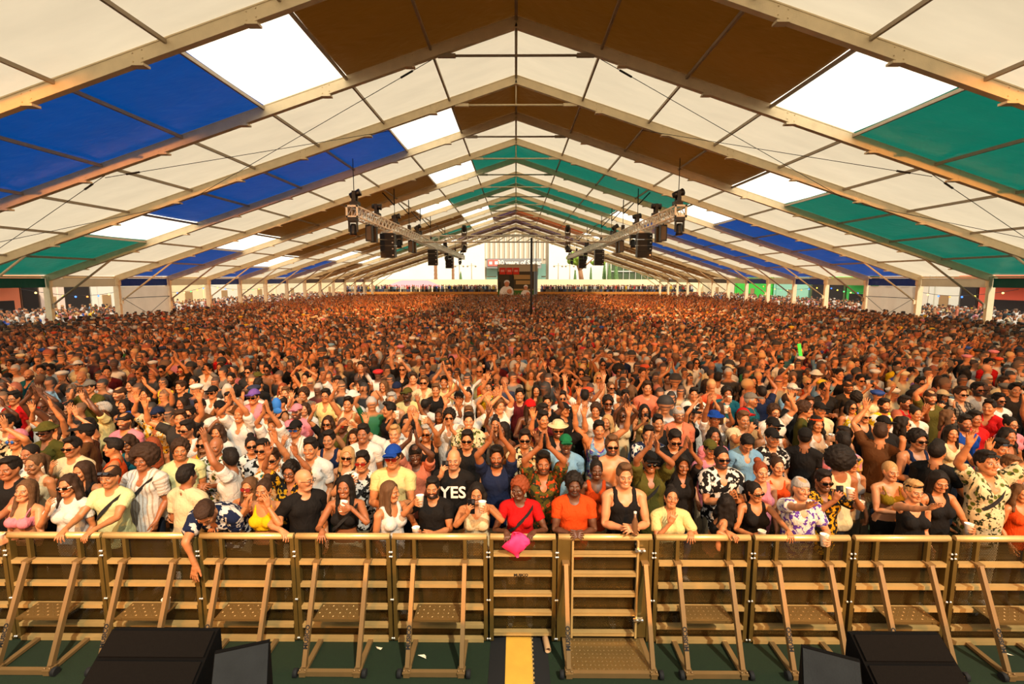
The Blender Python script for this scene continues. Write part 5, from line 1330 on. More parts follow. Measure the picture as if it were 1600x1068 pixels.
# ------------------------------------------------------------------ who stands where (head position in the photo, looks)
CAT='''42 771 f a long:m bikini:P cl hd=8,-8,6 side=4|laughing woman with long brown hair in a pale strapless top holding a glass
105 767 f b wavy:b tee:W mo sg=ww hd=5,0,-4|woman in white-framed sunglasses and a white top, hand up beside her face
172 760 m b receding:b tee:I rl sh=wk bd=.25 bag|man in a pale lime T-shirt with sunglasses on his forehead, hands on the rail
127 742 f b long:b tank:K dn hd=-8,0,0|long-haired woman in a black tank top behind the woman in white sunglasses
207 735 m c afro:b shirt:WS cu bag hd=4,0,0|smiling man with big curly hair, pale striped shirt and shoulder bag, holding a cup
309 748 m c short:k shirt:C dn yaw=165|man in a cream shirt with his back to the stage, black hair
336 742 m c short:k tee:W l1 yaw=-70 hd=-60,0,0|man in a white T-shirt leaning face to face with the man in the cream shirt
322 806 m b short:b shirt:Nf hg lean=62 hd=15,50,0 D=4.90|man in a dark patterned shirt bent over the rail, one bare arm hanging down
382 783 f b long:m bikini:M rr sg=br hd=0,0,4|smiling woman in red-tinted sunglasses beside the bent-over man
37 717 m c buzz:k tee:W dk bd=.7|man in a white T-shirt drinking behind the laughing woman
101 705 m b quiff:k tee:C mo sg=wk bd=.4|man in dark sunglasses and a cream T-shirt, smoking with a hand at his mouth
26 688 m b none bandana=P tee:CF ch sg=rb|man in a pink head scarf and blue round sunglasses
71 676 m c curly:k long:V dn bucket=V sg=wk bd=.7|bearded man in an olive bucket hat, sunglasses and an open olive jacket
152 707 m b quiff:k tank:O cr yaw=-60|man in an orange tank top in profile, black swept-up hair
194 659 m b receding:k tee:P dn bd=.9 h=1|big bearded man in a pink T-shirt with receding hair
199 695 f b wavy:b tank:T dn sh=wk hd=0,22,0|woman looking down with sunglasses pushed up on her hair, teal top
241 698 f b long:r tank:V dn yaw=-115|red-haired woman in a dark top turned away to one side
260 681 m b short:k tank:W dn sg=wk bd=.6 hd=-8,0,0|man in a white tank top and dark sunglasses beside the red-haired woman
296 709 m c none shirt:Wl cr bd=.2|bald man in a leaf-print shirt, arms folded
317 700 f b long:m tank:Y dn sg=bk|woman in big sunglasses and a yellow tank top next to the bald man
335 679 f b wavy:b shirt:W dn|woman with wavy brown hair in a loose white blouse
132 677 m c short:k long:Z dn cap=K yaw=-70|man in a black cap and brown top seen in profile near the olive bucket hat
104 639 f b bun:k tee:K dn hd=6,0,0|woman with tied black hair in a black T-shirt, above the man in orange
250 649 m b short:k shirt:Cy r1 cap=N sg=wk|man in a navy cap and yellow-patterned shirt with his right arm straight up
296 648 m b short:k tee:K cf sg=wk bd=.85|bearded man in black T-shirt and sunglasses, hands before his face
311 637 m c short:k tee:Z dn bd=.6|man in a brown T-shirt just behind the bearded man with joined hands
370 650 m b none shirt:W ch|bald man in a white shirt clapping above the curly woman in white
284 631 f c long:k shirt:G dn hd=-10,0,0|dark-haired woman in a grey shirt beside the bearded men in black
331 642 m c short:k tee:W dk cap=K yaw=45|man in a black cap drinking from a cup, in half profile
375 705 f b bun:k shirt:WF dn sg=wk yaw=30|woman in sunglasses and a black-and-white patterned shirt turned sideways
226 725 m b curly:b tee:I dn yaw=30 bd=.3|man with curly brown hair and a lime top behind the big-haired man
10 662 m b short:k tee:C cf sg=wk|man in dark sunglasses at the far left, hands raised in a clap
393 740 m b short:b shirt:Wg l1 sg=wk|man in a tropical-print shirt and sunglasses left of the woman in glasses
400 770 f b bun:b crop:Y ck|woman in a small yellow top behind the woman with red sunglasses
427 750 f c curly:k shirt:Ky un gl|short-haired woman in glasses and a dark patterned blouse, both arms up
472 757 m a none tee:K rr yaw=40 hd=40,0,0 gl bd=.3|bald man in a black T-shirt with one hand on the rail, looking sideways
537 766 f c long:k crop:K drr bag hd=0,-4,0|woman with long black hair in a black crop top drinking from a cup
511 727 f a long:y tank:K dn sg=wk hd=6,0,6|blond woman in dark sunglasses and a black top, smiling
470 712 m b short:k shirt:W dk|man in a white shirt drinking from a cup behind the bald man
461 671 m b short:k shirt:WS mo cap=K sg=wb|man in a black cap and blue mirrored sunglasses, hand at his chin
615 722 m b short:k tee:H cr cap=B sg=wr h=2|large man in a pale yellow shirt, blue cap and sunglasses, hands together
567 727 m b short:k tee:WF dk sg=wr bag|man in a white printed T-shirt and sunglasses drinking from a cup
613 773 f b long:m tank:W cl yaw=50 hd=25,0,0|brown-haired woman in a white vest looking sideways along the rail
666 773 m b short:k tee:K cus bd=1|man with a full black beard and black T-shirt holding up a white cup
709 722 m a none tee:K po bd=.2|reddish-faced bald man whose black T-shirt reads YES
745 776 f b bob:k tank:C phr|woman photographing with a phone in one hand and a cup in the other
776 718 m c short:k tee:N ch bd=.95|bearded man in a navy blue T-shirt clapping overhead
730 688 m b short:k tee:K dn sg=wk bd=.2|man in a black T-shirt and sunglasses directly behind the man reading YES
665 678 m b short:g tank:K c2 sg=wk|grey-haired man in a black waistcoat with a cup held overhead
609 682 m a quiff:y shirt:W up|blond man in a white shirt, arms wide and high
549 686 f b wavy:b tank:K ht|smiling woman with a fringe and black top, arms joined above her head
517 687 m b short:k tank:N dn|dark-haired man in a navy tank top beside the woman with joined arms
512 662 f b wavy:b tee:KF r1 sg=wk|woman in a black printed T-shirt and sunglasses, arm raised
427 667 m b short:m shirt:W ch|man in a white shirt clapping, seen above the tropical-print shirt
460 645 m a short:r shirt:P dn cap=P bd=.9|ginger-bearded man in a pinkish cap
414 644 m b short:k tee:W dn sg=wk|man in a white T-shirt and black sunglasses next to the raised blue hat
575 677 m c short:k tee:W dn|man in a white T-shirt behind the woman with joined arms, no glasses
704 652 m b curly:k shirt:W cf sg=wk|curly-haired man in sunglasses and a white shirt above the red flowers
730 648 m a short:m shirt:W up|man in an open white shirt with both arms up, eyes closed
770 636 f a short:m tank:W ht bandana=E|woman in a green head scarf, arms arched overhead
774 663 f b bun:k tank:W cf|woman with tied hair clapping just below the green head scarf
407 716 m b short:k shirt:WF dn sg=wk|man in a black-patterned white shirt and sunglasses behind the glasses woman
544 632 m b quiff:k tank:C r1|man with his right arm straight up beside the white bucket hat
644 646 m a none tee:V dn hd=12,14,0|bald man in an olive T-shirt looking down
635 662 m b wavy:k tee:W r1c sg=wk|man with black hair holding a cup overhead beside the bald man in olive
607 641 m b quiff:k tee:K dn yaw=-60|black-haired man in black turned in profile
811 768 f d curly:r tee:R rx hd=-25,4,0 bag|woman with short reddish curls in a red T-shirt, forearm across the rail
897 762 m d curly:k tee:O cr bd=.75|man with short black curls in an orange T-shirt, hands clasped at the rail
932 738 f d bun:k tank:O dn|smiling woman with braided hair in an orange top behind the orange T-shirt
976 748 m a quiff:m tank:K cr h=2|muscular fair man in a black tank top holding a bottle at his chest
1017 726 m c short:k shirt:V ch cap=K sg=rk bag|man in an olive shirt, cap and sunglasses clapping overhead
1049 782 f b bun:k shirt:H mor hd=-6,-14,8|shouting woman in a cream blouse with a hand cupped at her mouth
1087 741 f c long:k shirt:K ch hd=0,4,0|long-haired woman in a black blouse clapping overhead
1137 727 m b buzz:k shirt:Kf cc sg=wk bd=.9|bearded man in sunglasses and a black shirt with white flowers
1146 797 f b wavy:k bikini:K rx yaw=70 hd=90,0,0 lean=22|woman with dark bobbed hair seen from behind, bare arm over the rail
1181 785 f b pony:k tank:K cur sg=nk hd=14,0,-8|woman in narrow black sunglasses holding a cup at the rail
1190 748 f a bun:r tank:P dn|pale woman with tied reddish hair and bare shoulders
849 728 m c short:k shirt:Vc ch bd=.8|man in a camouflage shirt with orange flowers, clapping overhead
820 687 m b short:k shirt:CF dn sg=wk bd=.3|man in sunglasses and a cream patterned shirt with swept-back hair
936 672 m b short:k tank:Lv up bd=.2 hd=0,-10,0|man in a purple-patterned vest, both arms high, chin up
956 697 m a quiff:m none dn sg=wk bd=.9|shirtless bearded man in dark sunglasses
1022 683 m b short:k shirt:Nf hf hd=-10,-4,0|man in a navy flowered shirt with hands around his mouth
1047 686 m b short:k tee:K cl sg=wk hd=0,20,0|man in a black T-shirt and sunglasses looking down at his cup
1060 650 m a receding:g shirt:S dn gl bd=.7|grey-bearded man in glasses and a salmon shirt
1116 682 f c wavy:k tee:P dn|woman with wavy black hair in a pink T-shirt
1122 657 m c short:k tee:W c2 straw=B|man in a blue hat holding a cup high with both arms
884 695 m d short:k shirt:L rw cap=E|dark-skinned man in a green cap and pale blue shirt waving
867 671 m b short:k shirt:K up straw=C sg=wk bd=.8|bearded man in a flat cream hat and sunglasses, arms up
854 659 m b short:k tee:M dn yaw=20|man in a maroon T-shirt just behind the flat cream hat
882 641 m b short:k tee:KF l1 yaw=50 cap=K|man in a printed black T-shirt and black cap, side on, arm raised
861 628 m b short:k tank:K dn|black-haired man in a black tank top
977 620 m b short:k tank:G po bd=.6|smiling bearded man in a grey tank top holding up a phone
1170 693 m b short:k shirt:L dn hd=-6,34,0|man in a light blue shirt with his head bowed
1110 703 f b short:k tee:P dn cap=V|woman in an olive cap and pink top
1030 661 m b short:k tee:K cf|man in a black T-shirt with hands up before his chin, beside the flowered navy shirt
950 630 m c curly:k tee:K r1 sg=wk bd=.5|curly-haired man in sunglasses and black T-shirt bending under a raised arm
1095 643 f a bob:k tank:W l1 headband=W|pale woman with black hair and a white head scarf
1158 656 m b short:m tee:C ph|man filming with both hands, between the blue hat and the grey cap
1175 626 m b short:g shirt:T cu yaw=60 cap=G bd=.5|grey-bearded man in a grey cap and teal shirt in profile
1007 643 f b bob:k tank:H po|woman holding a phone behind the grey tank top man
1265 768 m a receding:g shirt:Wv ru bd=.3 hd=4,-6,6|grey-haired man in a purple-patterned shirt reaching up an arm, white cup in hand
1307 769 m c short:k shirt:Ky phr sg=wk bd=.5|man in sunglasses and a black and yellow shirt holding a black phone
1377 738 f a buzz:y bikini:A cr|woman with cropped blond hair in a gold bikini top
1435 772 f a short:y tank:K fr headband=K|fair woman in a black tank top stretching out one arm
1472 763 f b long:k tank:K cl hd=-14,10,0|woman with long black hair in a black tank top, glancing down
1542 728 m b short:k shirt:Cl up sh=wk hd=0,-12,0 h=2 bag|man in a cream leaf-print shirt with both hands raised to the light
1215 731 f a bun:b crop:OH dn|woman with tied hair in an orange striped strapless top
1312 735 m c afro:k tank:C dn yaw=180|person with a round black afro, seen from behind
1354 730 f b pony:k tank:W cu sh=wk|woman with a black ponytail and white tank top, sunglasses on her hair
1305 690 m c short:k tee:Pt dn yaw=170 bag|man in a tie-dyed T-shirt seen from behind with a backpack strap
1332 686 f d short:k tee:Pt dn yaw=-120|person in a tie-dyed top turned toward the tie-dyed man
1207 688 m b short:k shirt:Kf dn cap=K bd=.35|man in a black cap and a white-flowered black shirt, no glasses
1272 688 m c short:k tee:K dn cap=K yaw=150|man in a black cap and T-shirt turned away, neon strap
1387 682 m b short:b tee:Z l1 yaw=150|man in a brown T-shirt seen from behind with short brown hair
1415 687 m b curly:k tank:N cu sg=wk|curly-haired man in a navy tank top and sunglasses holding a cup
1465 706 m b quiff:k tee:K cu yaw=125|man in a black T-shirt turned away, swept black hair
1487 678 f b long:k tank:C cl hd=-10,0,6|long-haired woman holding a cup beside the man in blue
1512 661 m c short:k tee:B dn bd=.8 hd=-50,10,0|bearded man in a bright blue T-shirt bending to the long-haired woman
1384 635 m b short:k shirt:Yf dn bd=1|bearded man in a yellow flowered shirt
1351 651 f a bun:y tank:K dn sg=wk|blond woman in black sunglasses and a black top with a neon strap
1282 643 m b short:b tee:C dn cap=K|man in a cream T-shirt and black cap
1302 670 f b wavy:k tank:W dn headband=O|dark-haired woman smiling, just behind the tie-dyed man
1210 645 m a curly:b tee:W l1 gl bd=.8|bearded man in glasses and a white T-shirt, arm up
1213 669 m b short:k tank:W dn cap=K sg=wk|man in a white tank top, dark cap and sunglasses above the flowered black shirt
1260 640 m b curly:b tee:V cu yaw=60|man in an olive T-shirt with brown curls, in half profile with a cup
1331 637 f b bob:k tank:Yf cl sg=wk|woman in sunglasses with a black bob and yellow and navy top
1484 652 f b wavy:m tee:S dn yaw=50|woman with brown hair turned sideways behind the couple
1430 647 f b bun:k shirt:Wf dn hd=6,0,4|woman with tied hair in a white flowered blouse, chin raised
1412 663 f b wavy:k tank:K dn yaw=60 sg=wk|woman with wavy black hair in profile, dark top
1382 664 m b short:k tee:K dn cap=K hd=0,8,0|man in a backward black cap below the yellow flowered shirt
1545 637 m b quiff:k shirt:R cl yaw=-60|man in a red shirt turned in profile with black hair
1530 660 m c short:k tee:R dn|young man in a red top between the blue T-shirt and the raised hand
1563 702 m b short:k tank:W rw sh=wk|man in a white top with sunglasses on his head behind the raised hands
1576 683 f c wavy:k tank:Z dn|woman with dark wavy hair near the right edge, brown top
1580 664 f b bun:k tee:P dn gl|woman in glasses and a pink top near the right edge
1561 626 m b short:k tee:W dn sg=wk bd=.9|bearded man in a white T-shirt and sunglasses near the right edge
1597 776 f b wavy:m tank:O dn D=5.7|person in an orange top cut by the right edge at the rail
1585 735 f a short:m tank:S lw|person in a salmon top with raised arm at the right edge
8 738 m c short:k tee:K rl|man in a black T-shirt cut by the left edge, above the laughing woman
66 728 f b pony:m tank:C cu|woman with a brown ponytail and cream top behind the laughing woman
42 586 m b none shirt:T dn bd=.9 hd=14,0,0|bald bearded man in a teal shirt
62 580 m b quiff:k tee:C dn yaw=25|
77 578 m c short:k shirt:W dn sg=wk|
17 570 m b short:k tee:Z dn sg=wk|
30 572 m a short:b tee:W dn|
22 623 m b short:k tee:R dn gl|
56 614 m b quiff:y tank:G mo sg=wk|blond man in sunglasses and a grey tank top, hand to his chin, far left
116 607 f b none tee:W cc bandana=G|smiling person in a grey knitted cap
139 606 m b short:k tee:V hf cap=G h=2|tall man in a grey cap and olive T-shirt, hands at his mouth
127 590 m b none tee:Z dn|
167 582 m b quiff:k tee:M dn yaw=40 h=2|tall man in a dark maroon T-shirt turned to one side
182 619 m a receding:b tee:K dn bd=.8 hd=-10,0,8|
204 603 f b bun:k tank:Gh dn hd=-12,0,0|
227 617 f b bob:k tee:K l1|
218 583 m b short:k tank:C dn sg=wk|
253 580 m b short:k tee:K ey sg=wk|
121 572 m b short:k tee:C dn cap=W|
166 571 f b none tank:P dn bandana=P|person in a bright pink head wrap, left half of the crowd
13 592 m b short:k tee:W dn cap=K yaw=25|
190 634 f b long:k tank:K dn|
284 580 m b short:k tee:K ch sg=wr bd=.8|
324 577 m b quiff:k shirt:W dn sg=wk|
344 574 f b long:b tee:K dn|
361 592 m b short:k tee:K dn bd=.8|
302 597 f b pony:k tank:T cr|
282 605 m b short:b tee:K cr hd=-10,0,0|
332 614 m b short:k shirt:W dn sg=wk cap=K|
358 624 m b short:k tee:Z cf bd=.9|
396 621 m b short:k shirt:P dn sg=wk cap=U h=2|man in a purple cap, sunglasses and a pink shirt
412 600 m b short:k tee:K dn yaw=170|
390 583 m b short:k tee:D dn sg=wk|
399 590 m b short:k tee:K dk straw=V sg=wk|
415 579 m c short:k none up sg=wk bd=.9|
446 615 f a short:m tee:W dn|
477 591 f b bun:k tank:C ht|
461 590 f b long:k tank:K dn|
441 573 m a short:g tee:K r1 sg=wk|
491 577 m b short:k tank:K r1|
509 619 m b short:k shirt:H cl gl|
528 598 m c short:k shirt:W r1 sg=wk bd=.8|
474 617 m b curly:b tee:G ph|
431 610 f b wavy:r tee:C dn|
346 556 m b short:k tee:R dn|
564 574 m b short:b tee:K dn h=2|
629 577 m a quiff:m shirt:K c2 sg=wk h=2|tall man in sunglasses and an open black shirt, cup held up high
563 603 f b long:k tee:K cu yaw=-55|
646 592 m a short:b tank:S dn|
667 598 m b quiff:m shirt:C dn sg=wk h=2|man in dark sunglasses and a buttoned cream shirt in the middle of the crowd
599 604 f b long:m tee:W dn hd=-10,0,0|
636 617 m d none tee:H dn cap=V bd=.9 hd=-10,0,0|dark-skinned bearded man in an olive cap
690 599 m b quiff:k tee:H ch|
668 572 m b short:b tee:N dn|
702 584 f b bun:b tank:W dn sg=wr|
749 580 m b none tank:H up sg=wk|
763 592 m b short:b tee:O dn sg=wk|
778 570 m c short:k shirt:M cc cap=G sg=wk|man in a grey cap and an open maroon shirt
734 617 f b bun:k tee:W up|
717 624 m b short:k tee:W ch cap=K|
774 613 m b short:k tee:H r1|
761 607 m b short:b tee:Y dn|
621 607 m c none tee:Z dn yaw=170 bandana=N|
552 622 m b none shirt:W dn yaw=165 bucket=W|person in a white bucket hat seen from behind
705 563 f b long:k bikini:S un|
680 610 m b short:m tee:K dn|
830 586 f a bob:m tank:C up|laughing woman with brown hair and both arms up, right of the middle
884 595 f b wavy:k tank:O ht sg=wk|
908 584 f b wavy:k tank:K dn sg=wk|
935 590 f a bob:y shirt:Wf dn sg=ww|woman with blond bobbed hair in white sunglasses and a patterned shirt
967 580 m c afro:k tee:W dn sg=wk|man with a black afro and sunglasses in a white T-shirt
955 606 f b pony:m tank:Wf dn sg=wk hd=10,0,0|
1011 607 m b short:b tee:S dn h=2|tall man in a plain salmon T-shirt
812 618 m b short:k tee:M rw|
838 611 f b long:k tank:R dn|
942 570 m c bun:k tank:K ht sg=wk|
972 560 m b none tee:N dn bd=.9|
910 622 m b short:k tee:W up yaw=175|
878 624 m b short:k tee:W dn sg=rk|
1004 584 m b short:b tee:K mo hd=10,0,0|
864 566 m b short:k tee:K mo|
810 559 m b short:k shirt:Wf dn|
1043 592 m b short:k tank:D ch|
987 611 f b bob:m tee:G dn yaw=150|
1088 567 f b wavy:k tee:W dn sg=wk|
1139 578 m b short:k shirt:Wf dn straw=C sg=wk|
1121 591 m c short:k tee:W dn yaw=165|
1136 615 m c curly:k tee:T cus|man with black curls and a teal T-shirt, smiling with a cup
1084 617 m b short:k tee:W cr hd=-20,10,0|
1176 597 f b wavy:k tank:K dn hd=0,-6,0|
1239 610 m a short:g shirt:L cc cap=W bag|man in a white cap and light blue shirt, palms together
1289 609 m c short:k tee:K cr sg=wk|
1254 598 f b bun:y tank:O dn sg=wk|
1237 592 m b short:b tee:W r1c gl|
1279 589 m d none tee:K l1 bucket=W|dark-skinned man in a white bucket hat
1304 585 m b short:k tee:K dn bd=.6|
1324 588 m b short:k tee:K cr|
1190 614 m c short:k tee:N r1 yaw=170|
1191 569 m a none tee:N l1 hd=0,-14,0|
1220 567 m b short:k tee:W dn sg=wk|
1326 606 m b receding:b tee:D dn bd=.9 gl|
1234 627 m b quiff:b tee:K dn yaw=40|
1347 570 m b short:b tee:K dn|
1364 578 f b wavy:k tee:Z dn|
1402 573 m b short:k tee:Y dn sg=wk|
1426 583 m b short:b tee:U dn cap=K|
1438 599 m c quiff:k shirt:K dn sg=wk bd=.5|man with swept-up black hair, sunglasses and an open black shirt
1468 596 f b long:b tank:S dn|
1428 618 f b long:k tank:K dn sg=wk|
1459 624 m a none shirt:Tg phr sg=wk|bald man in a tropical-print shirt filming with a phone and holding a cup
1497 616 m a quiff:b shirt:Gq dn sg=wk h=2|man in a checked shirt and sunglasses
1474 620 f b bob:k tank:Z dn cap=C|
1528 609 m c short:k tee:W dn sg=wk bd=1 h=2|man with a long black beard, sunglasses and a white T-shirt, right half
1569 598 m b short:b tee:C dn gl bd=.9|
1545 568 m c short:k tee:R dn bd=.8|
1375 616 f b bun:r tank:P cu gl|
1335 594 m b short:k tee:W ph sg=wk|
1586 610 m b quiff:k tee:D dn yaw=-20 h=2|
1581 584 m b receding:g tee:C dn|
1394 605 f b bun:y tank:P dn sg=bw|
1337 622 m c curly:k tank:Y dn yaw=160|
1508 583 f b bob:k tee:W dn yaw=150|
1105 602 f b long:b tank:K dn yaw=30|'''
PEOPLE=[]
HEADS=[]
def parse():
    for ln in CAT.strip().split('\n'):
        body,lb=ln.split('|'); t=body.split(' ',2); hh=None; sp=t[2]
        if ' h=1' in sp: hh=1.80; sp=sp.replace(' h=1','')
        if ' h=2' in sp: hh=1.86; sp=sp.replace(' h=2','')
        r=rec(float(t[0]),float(t[1]),sp,lb or None,hh)
        if hh is None: r['h']*=rnd.uniform(.965,1.03)
        PEOPLE.append(r)
parse()
def phrase(r,full=1):
    who='woman' if r['fem'] else 'man'
    w=[]
    if r['hat']: 
        w.append(f"{COLS[r['hat'][1]][0]} {HATN[r['hat'][0]].replace('_',' ')}")
    elif r['hair']=='none': w.append('bald head')
    else: w.append(STXT[r['hair']].format(HTXT[r['hc']]))
    if r['top']!='none':
        p=PATS[r['pat']][3]+' ' if r['pat'] else ''
        w.append(f"{p}{COLS[r['tc']][0]} {TOPN[r['top']]}")
    else: w.append('bare chest')
    if r['sg'] and r['sg'][0]!='c': w.append('sunglasses')
    if r['sg'] and r['sg'][0]=='c': w.append('glasses')
    s=f"{who}, {w[1]}, {w[0]}"
    if len(w)>2: s+=', '+w[2]
    if r['beard']>.55: s+=', beard'
    if abs(r['yaw'])>130: s+=', back turned'
    return s+', '+PTXT[r['pose']]
nw=lambda s: len(re.findall(r"[A-Za-z0-9][A-Za-z0-9'-]*",s))
# everyone's place
used=[]
for r in PEOPLE:
    finish_pose(r); sc=r['h']/1.76; hz=(r['T']['head'][2]+r['T']['head'][0]@np.array([0,-.02,.07]))[2]*sc+.012
    X,Y=px(r['x'],r['y'],hz)
    dmin=5.30 if not r.get('D') else float(r['D'])
    if r.get('D') or Y<dmin:
        # keep behind the rail: same ray, adjust the height of the person
        p=pxd(r['x'],r['y'],dmin); k=(p.z-.012)/(hz-.012); k=min(1.09,max(.88,k)); r['h']*=k; X,Y=p.x,dmin
    r['X'],r['Y']=X,Y
    used.append((X,Y))
def rail_hands(r):
    # hands that rest on the rail reach exactly to it
    if r['Y']>5.9: return
    L,Rr=POSES[r['pose']]; sc=r['h']/1.76; hp=r['T']['head'][2]+r['T']['head'][0]@np.array([0,-.02,.07]); yaw=R(r['yaw']); cy,sy=math.cos(yaw),math.sin(yaw)
    bx_,by_=r['X']-(cy*hp[0]-sy*hp[1])*sc,r['Y']-(sy*hp[0]+cy*hp[1])*sc
    arms={}
    for b,s,a in (('L',1,L),('R',-1,Rr)):
        if a is None: continue
        a=dict(a)
        if a is not None and (a['w'][:3]==RL['w'] or a['w'][:3]==RLx['w'] or a['w']==HANG['w']):
            wx=bx_+s*(.16 if a['w']!=HANG['w'] else .20)*sc*cy; wy=5.03; wz=1.225
            if a['w']==HANG['w']: wy=4.87; wz=.93; wx=bx_-.10
            dx,dy=wx-bx_,wy-by_; lx,ly=cy*dx+sy*dy,-sy*dx+cy*dy
            a['w']=(s*lx/sc,ly/sc,(wz-.037)/sc)
        arms[b]=a
    r['T']=solve(dict(armL=arms.get('L'),armR=arms.get('R'),head=r['hd'],lean=r['lean'],side=r['side']))
PEOPLE.sort(key=lambda r:r['Y'])
# keep neighbours from standing inside one another: nudge the one behind a little along its own ray
for _ in range(14):
    for i,a in enumerate(PEOPLE):
        for b in PEOPLE[i+1:]:
            if b['Y']-a['Y']>.45: break
            dx,dy=b['X']-a['X'],b['Y']-a['Y']; d=math.hypot(dx,dy)
            if d<.45:
                k=(.45-d)*.35; 
                b['Y']+=k*.9; b['X']+=k*.45*(1 if dx>=0 else -1)
                if a['Y']>5.6: a['Y']-=k*.3
                a['X']-=k*.45*(1 if dx>=0 else -1)
        PEOPLE.sort(key=lambda r:r['Y'])
N_IND=300
# fill the gaps of the dense crowd behind the catalogued people
TOPS_M=['tee:W','tee:K','tee:C','tee:N','tee:G','shirt:Wf','tee:Z','tank:W','shirt:L','tee:O','tee:V','tank:K','shirt:CF','tee:T','tee:R','none','tee:S','shirt:Cl','tee:D','tee:H']
TOPS_F=['tank:K','tank:W','crop:K','tank:C','tee:W','crop:W','tank:R','tank:N','bikini:K','tank:P','tee:K','tank:Wf','shirt:W','crop:O','tank:Z','tank:T','tank:Y']
POSE_W=['dn']*30+['ch']*16+['up']*7+['un']*6+['r1']*8+['l1']*8+['cf']*8+['cc']*5+['cu']*6+['dk']*2+['ph']*3+['mo']*3+['ht']*3+['rw']*3+['lw']*3
def random_spec(rr):
    fem=rr.random()<.42
    sk=rr.choice('aabbbbccd' if rr.random()<.9 else 'd')
    if fem: s=f"f {sk} {rr.choice(['long','wavy','bob','bun','pony','long','wavy'])}:{rr.choice('kkbbmyr')} {rr.choice(TOPS_F)} {rr.choice(POSE_W)}"
    else: s=f"m {sk} {rr.choice(['short','short','short','quiff','curly','buzz','receding','none','afro' if rr.random()<.25 else 'short'])}:{rr.choice('kkkkbbmyg')} {rr.choice(TOPS_M)} {rr.choice(POSE_W)} bd={rr.choice([0,0,.3,.8,.9])}"
    if rr.random()<.42: s+=' sg='+rr.choice(['wk','wk','wk','bk','rk','nk','wr','wb'])
    if rr.random()<.13: s+=' '+rr.choice(['cap=K','cap=W','bucket=C','straw=C','cap=R','bandana=R','cap=B','bucket=W'])
    s+=f" hd={rr.randint(-25,25)},{rr.randint(-8,10)},{rr.randint(-7,7)} yaw={rr.choice([0,0,0,0,10,-10,20,-20,45,-45,160])}"
    return s
rr=random.Random(11)
slots=[]
y=5.75; row=0
while y<16:
    w=(y*1.02+.6); x=-w+(.25 if row%2 else 0)
    while x<w:
        slots.append((x+rr.uniform(-.10,.10),y+rr.uniform(-.10,.10))); x+=rr.uniform(.46,.58)
    y+=.46; row+=1
used=[(r['X'],r['Y']) for r in PEOPLE]
extra=[]
for (x,y) in sorted(slots,key=lambda s:s[1]):
    if len(PEOPLE)+len(extra)>=N_IND: break
    need=.43 if y>7.2 else .55
    if any(abs(x-a)<need*.95 and abs(y-b)<need*1.0 and math.hypot(x-a,(y-b))<need for a,b in used): continue
    r=rec(0,0,random_spec(rr)); r['X'],r['Y']=x,y; r['h']*=rr.uniform(.93,1.0) if y<7.5 else rr.uniform(.95,1.05)
    finish_pose(r); used.append((x,y)); extra.append(r)
PEOPLE+=extra
PEOPLE.sort(key=lambda r:r['Y'])
YEND=max(r['Y'] for r in PEOPLE)
# labels that single each one out
seen={}
def side_words(r):
    u=r['X']/(r['Y']*1.01)
    return 'far left' if u<-.78 else 'left' if u<-.45 else 'left of middle' if u<-.15 else 'middle' if u<.15 else 'right of middle' if u<.45 else 'right' if u<.78 else 'far right'
ROWN=['front row']+[o+' row' for o in ORD[1:]]
for r in PEOPLE: r['row']=min(len(ROWN)-1,int((r['Y']-5.2)/.55))
def usable(l): 
    k=' '.join(w.lower() for w in re.findall(r"[A-Za-z0-9][A-Za-z0-9'-]*",l)); return k not in seen and nw(l)<=16
def setl(r,l): seen[' '.join(w.lower() for w in re.findall(r"[A-Za-z0-9][A-Za-z0-9'-]*",l))]=1; r['label']=l
for r in PEOPLE:
    if r['label']: setl(r,r['label'])
def short(r):
    who='woman' if r['fem'] else 'man'
    if r['hat']: return f"{COLS[r['hat'][1]][0]} {HATN[r['hat'][0]].replace('_',' ')}"
    return f"{who} in {COLS[r['tc']][0] if r['top']!='none' else 'bare chest'}"
for i,r in enumerate(PEOPLE):
    if r['label']: continue
    ph=phrase(r); cands=[ph]
    loc=f"{ROWN[r['row']]}, {side_words(r)}"
    parts=ph.split(', ')
    fr=sorted((q for q in PEOPLE if .2<r['Y']-q['Y']<1.3 and abs(q['X']-r['X'])<.7),key=lambda q:abs(q['X']-r['X'])+.3*(r['Y']-q['Y']))
    base=', '.join(parts[:3]+parts[-1:])
    cands=[ph+', '+loc, base+', '+loc, ', '.join(parts[:2]+parts[-1:])+', '+loc]
    for q in fr: cands+=[f"{', '.join(parts[:3])}, behind the {short(q)}",f"{', '.join(parts[:2])}, {parts[-1]}, behind the {short(q)}"]
    for c in cands:
        if usable(c): setl(r,c); break
    else:
        c=', '.join(parts[:2])+', '+loc; k=0
        while not usable(c): k+=1; c=f"{parts[0]}, {parts[1]}, {ORD[k]} such in the {loc}"
        setl(r,c)
for r in PEOPLE:
    r['detail']=0 if r['Y']<6.9 else 1
    r['posekey']=id(r)
    if r['detail']==1 and r['lean']==0 and r['hd'][1]<12:
        # poses of the rows farther back come in a few shared versions
        hy=max(-1,min(1,round(r['hd'][0]/14)))*14
        r['posekey']=(r['pose'],hy,rnd.randint(0,1))
_T={}
for r in PEOPLE:
    if isinstance(r['posekey'],tuple):
        if r['posekey'] not in _T:
            r['hd']=[r['posekey'][1],0,0]; finish_pose(r); _T[r['posekey']]=r['T']
        r['T']=_T[r['posekey']]
OBJ={}
for r in PEOPLE:
    if r['detail']==0: rail_hands(r)
    r['obj']=build_person(r,r['X'],r['Y'],r['detail'])
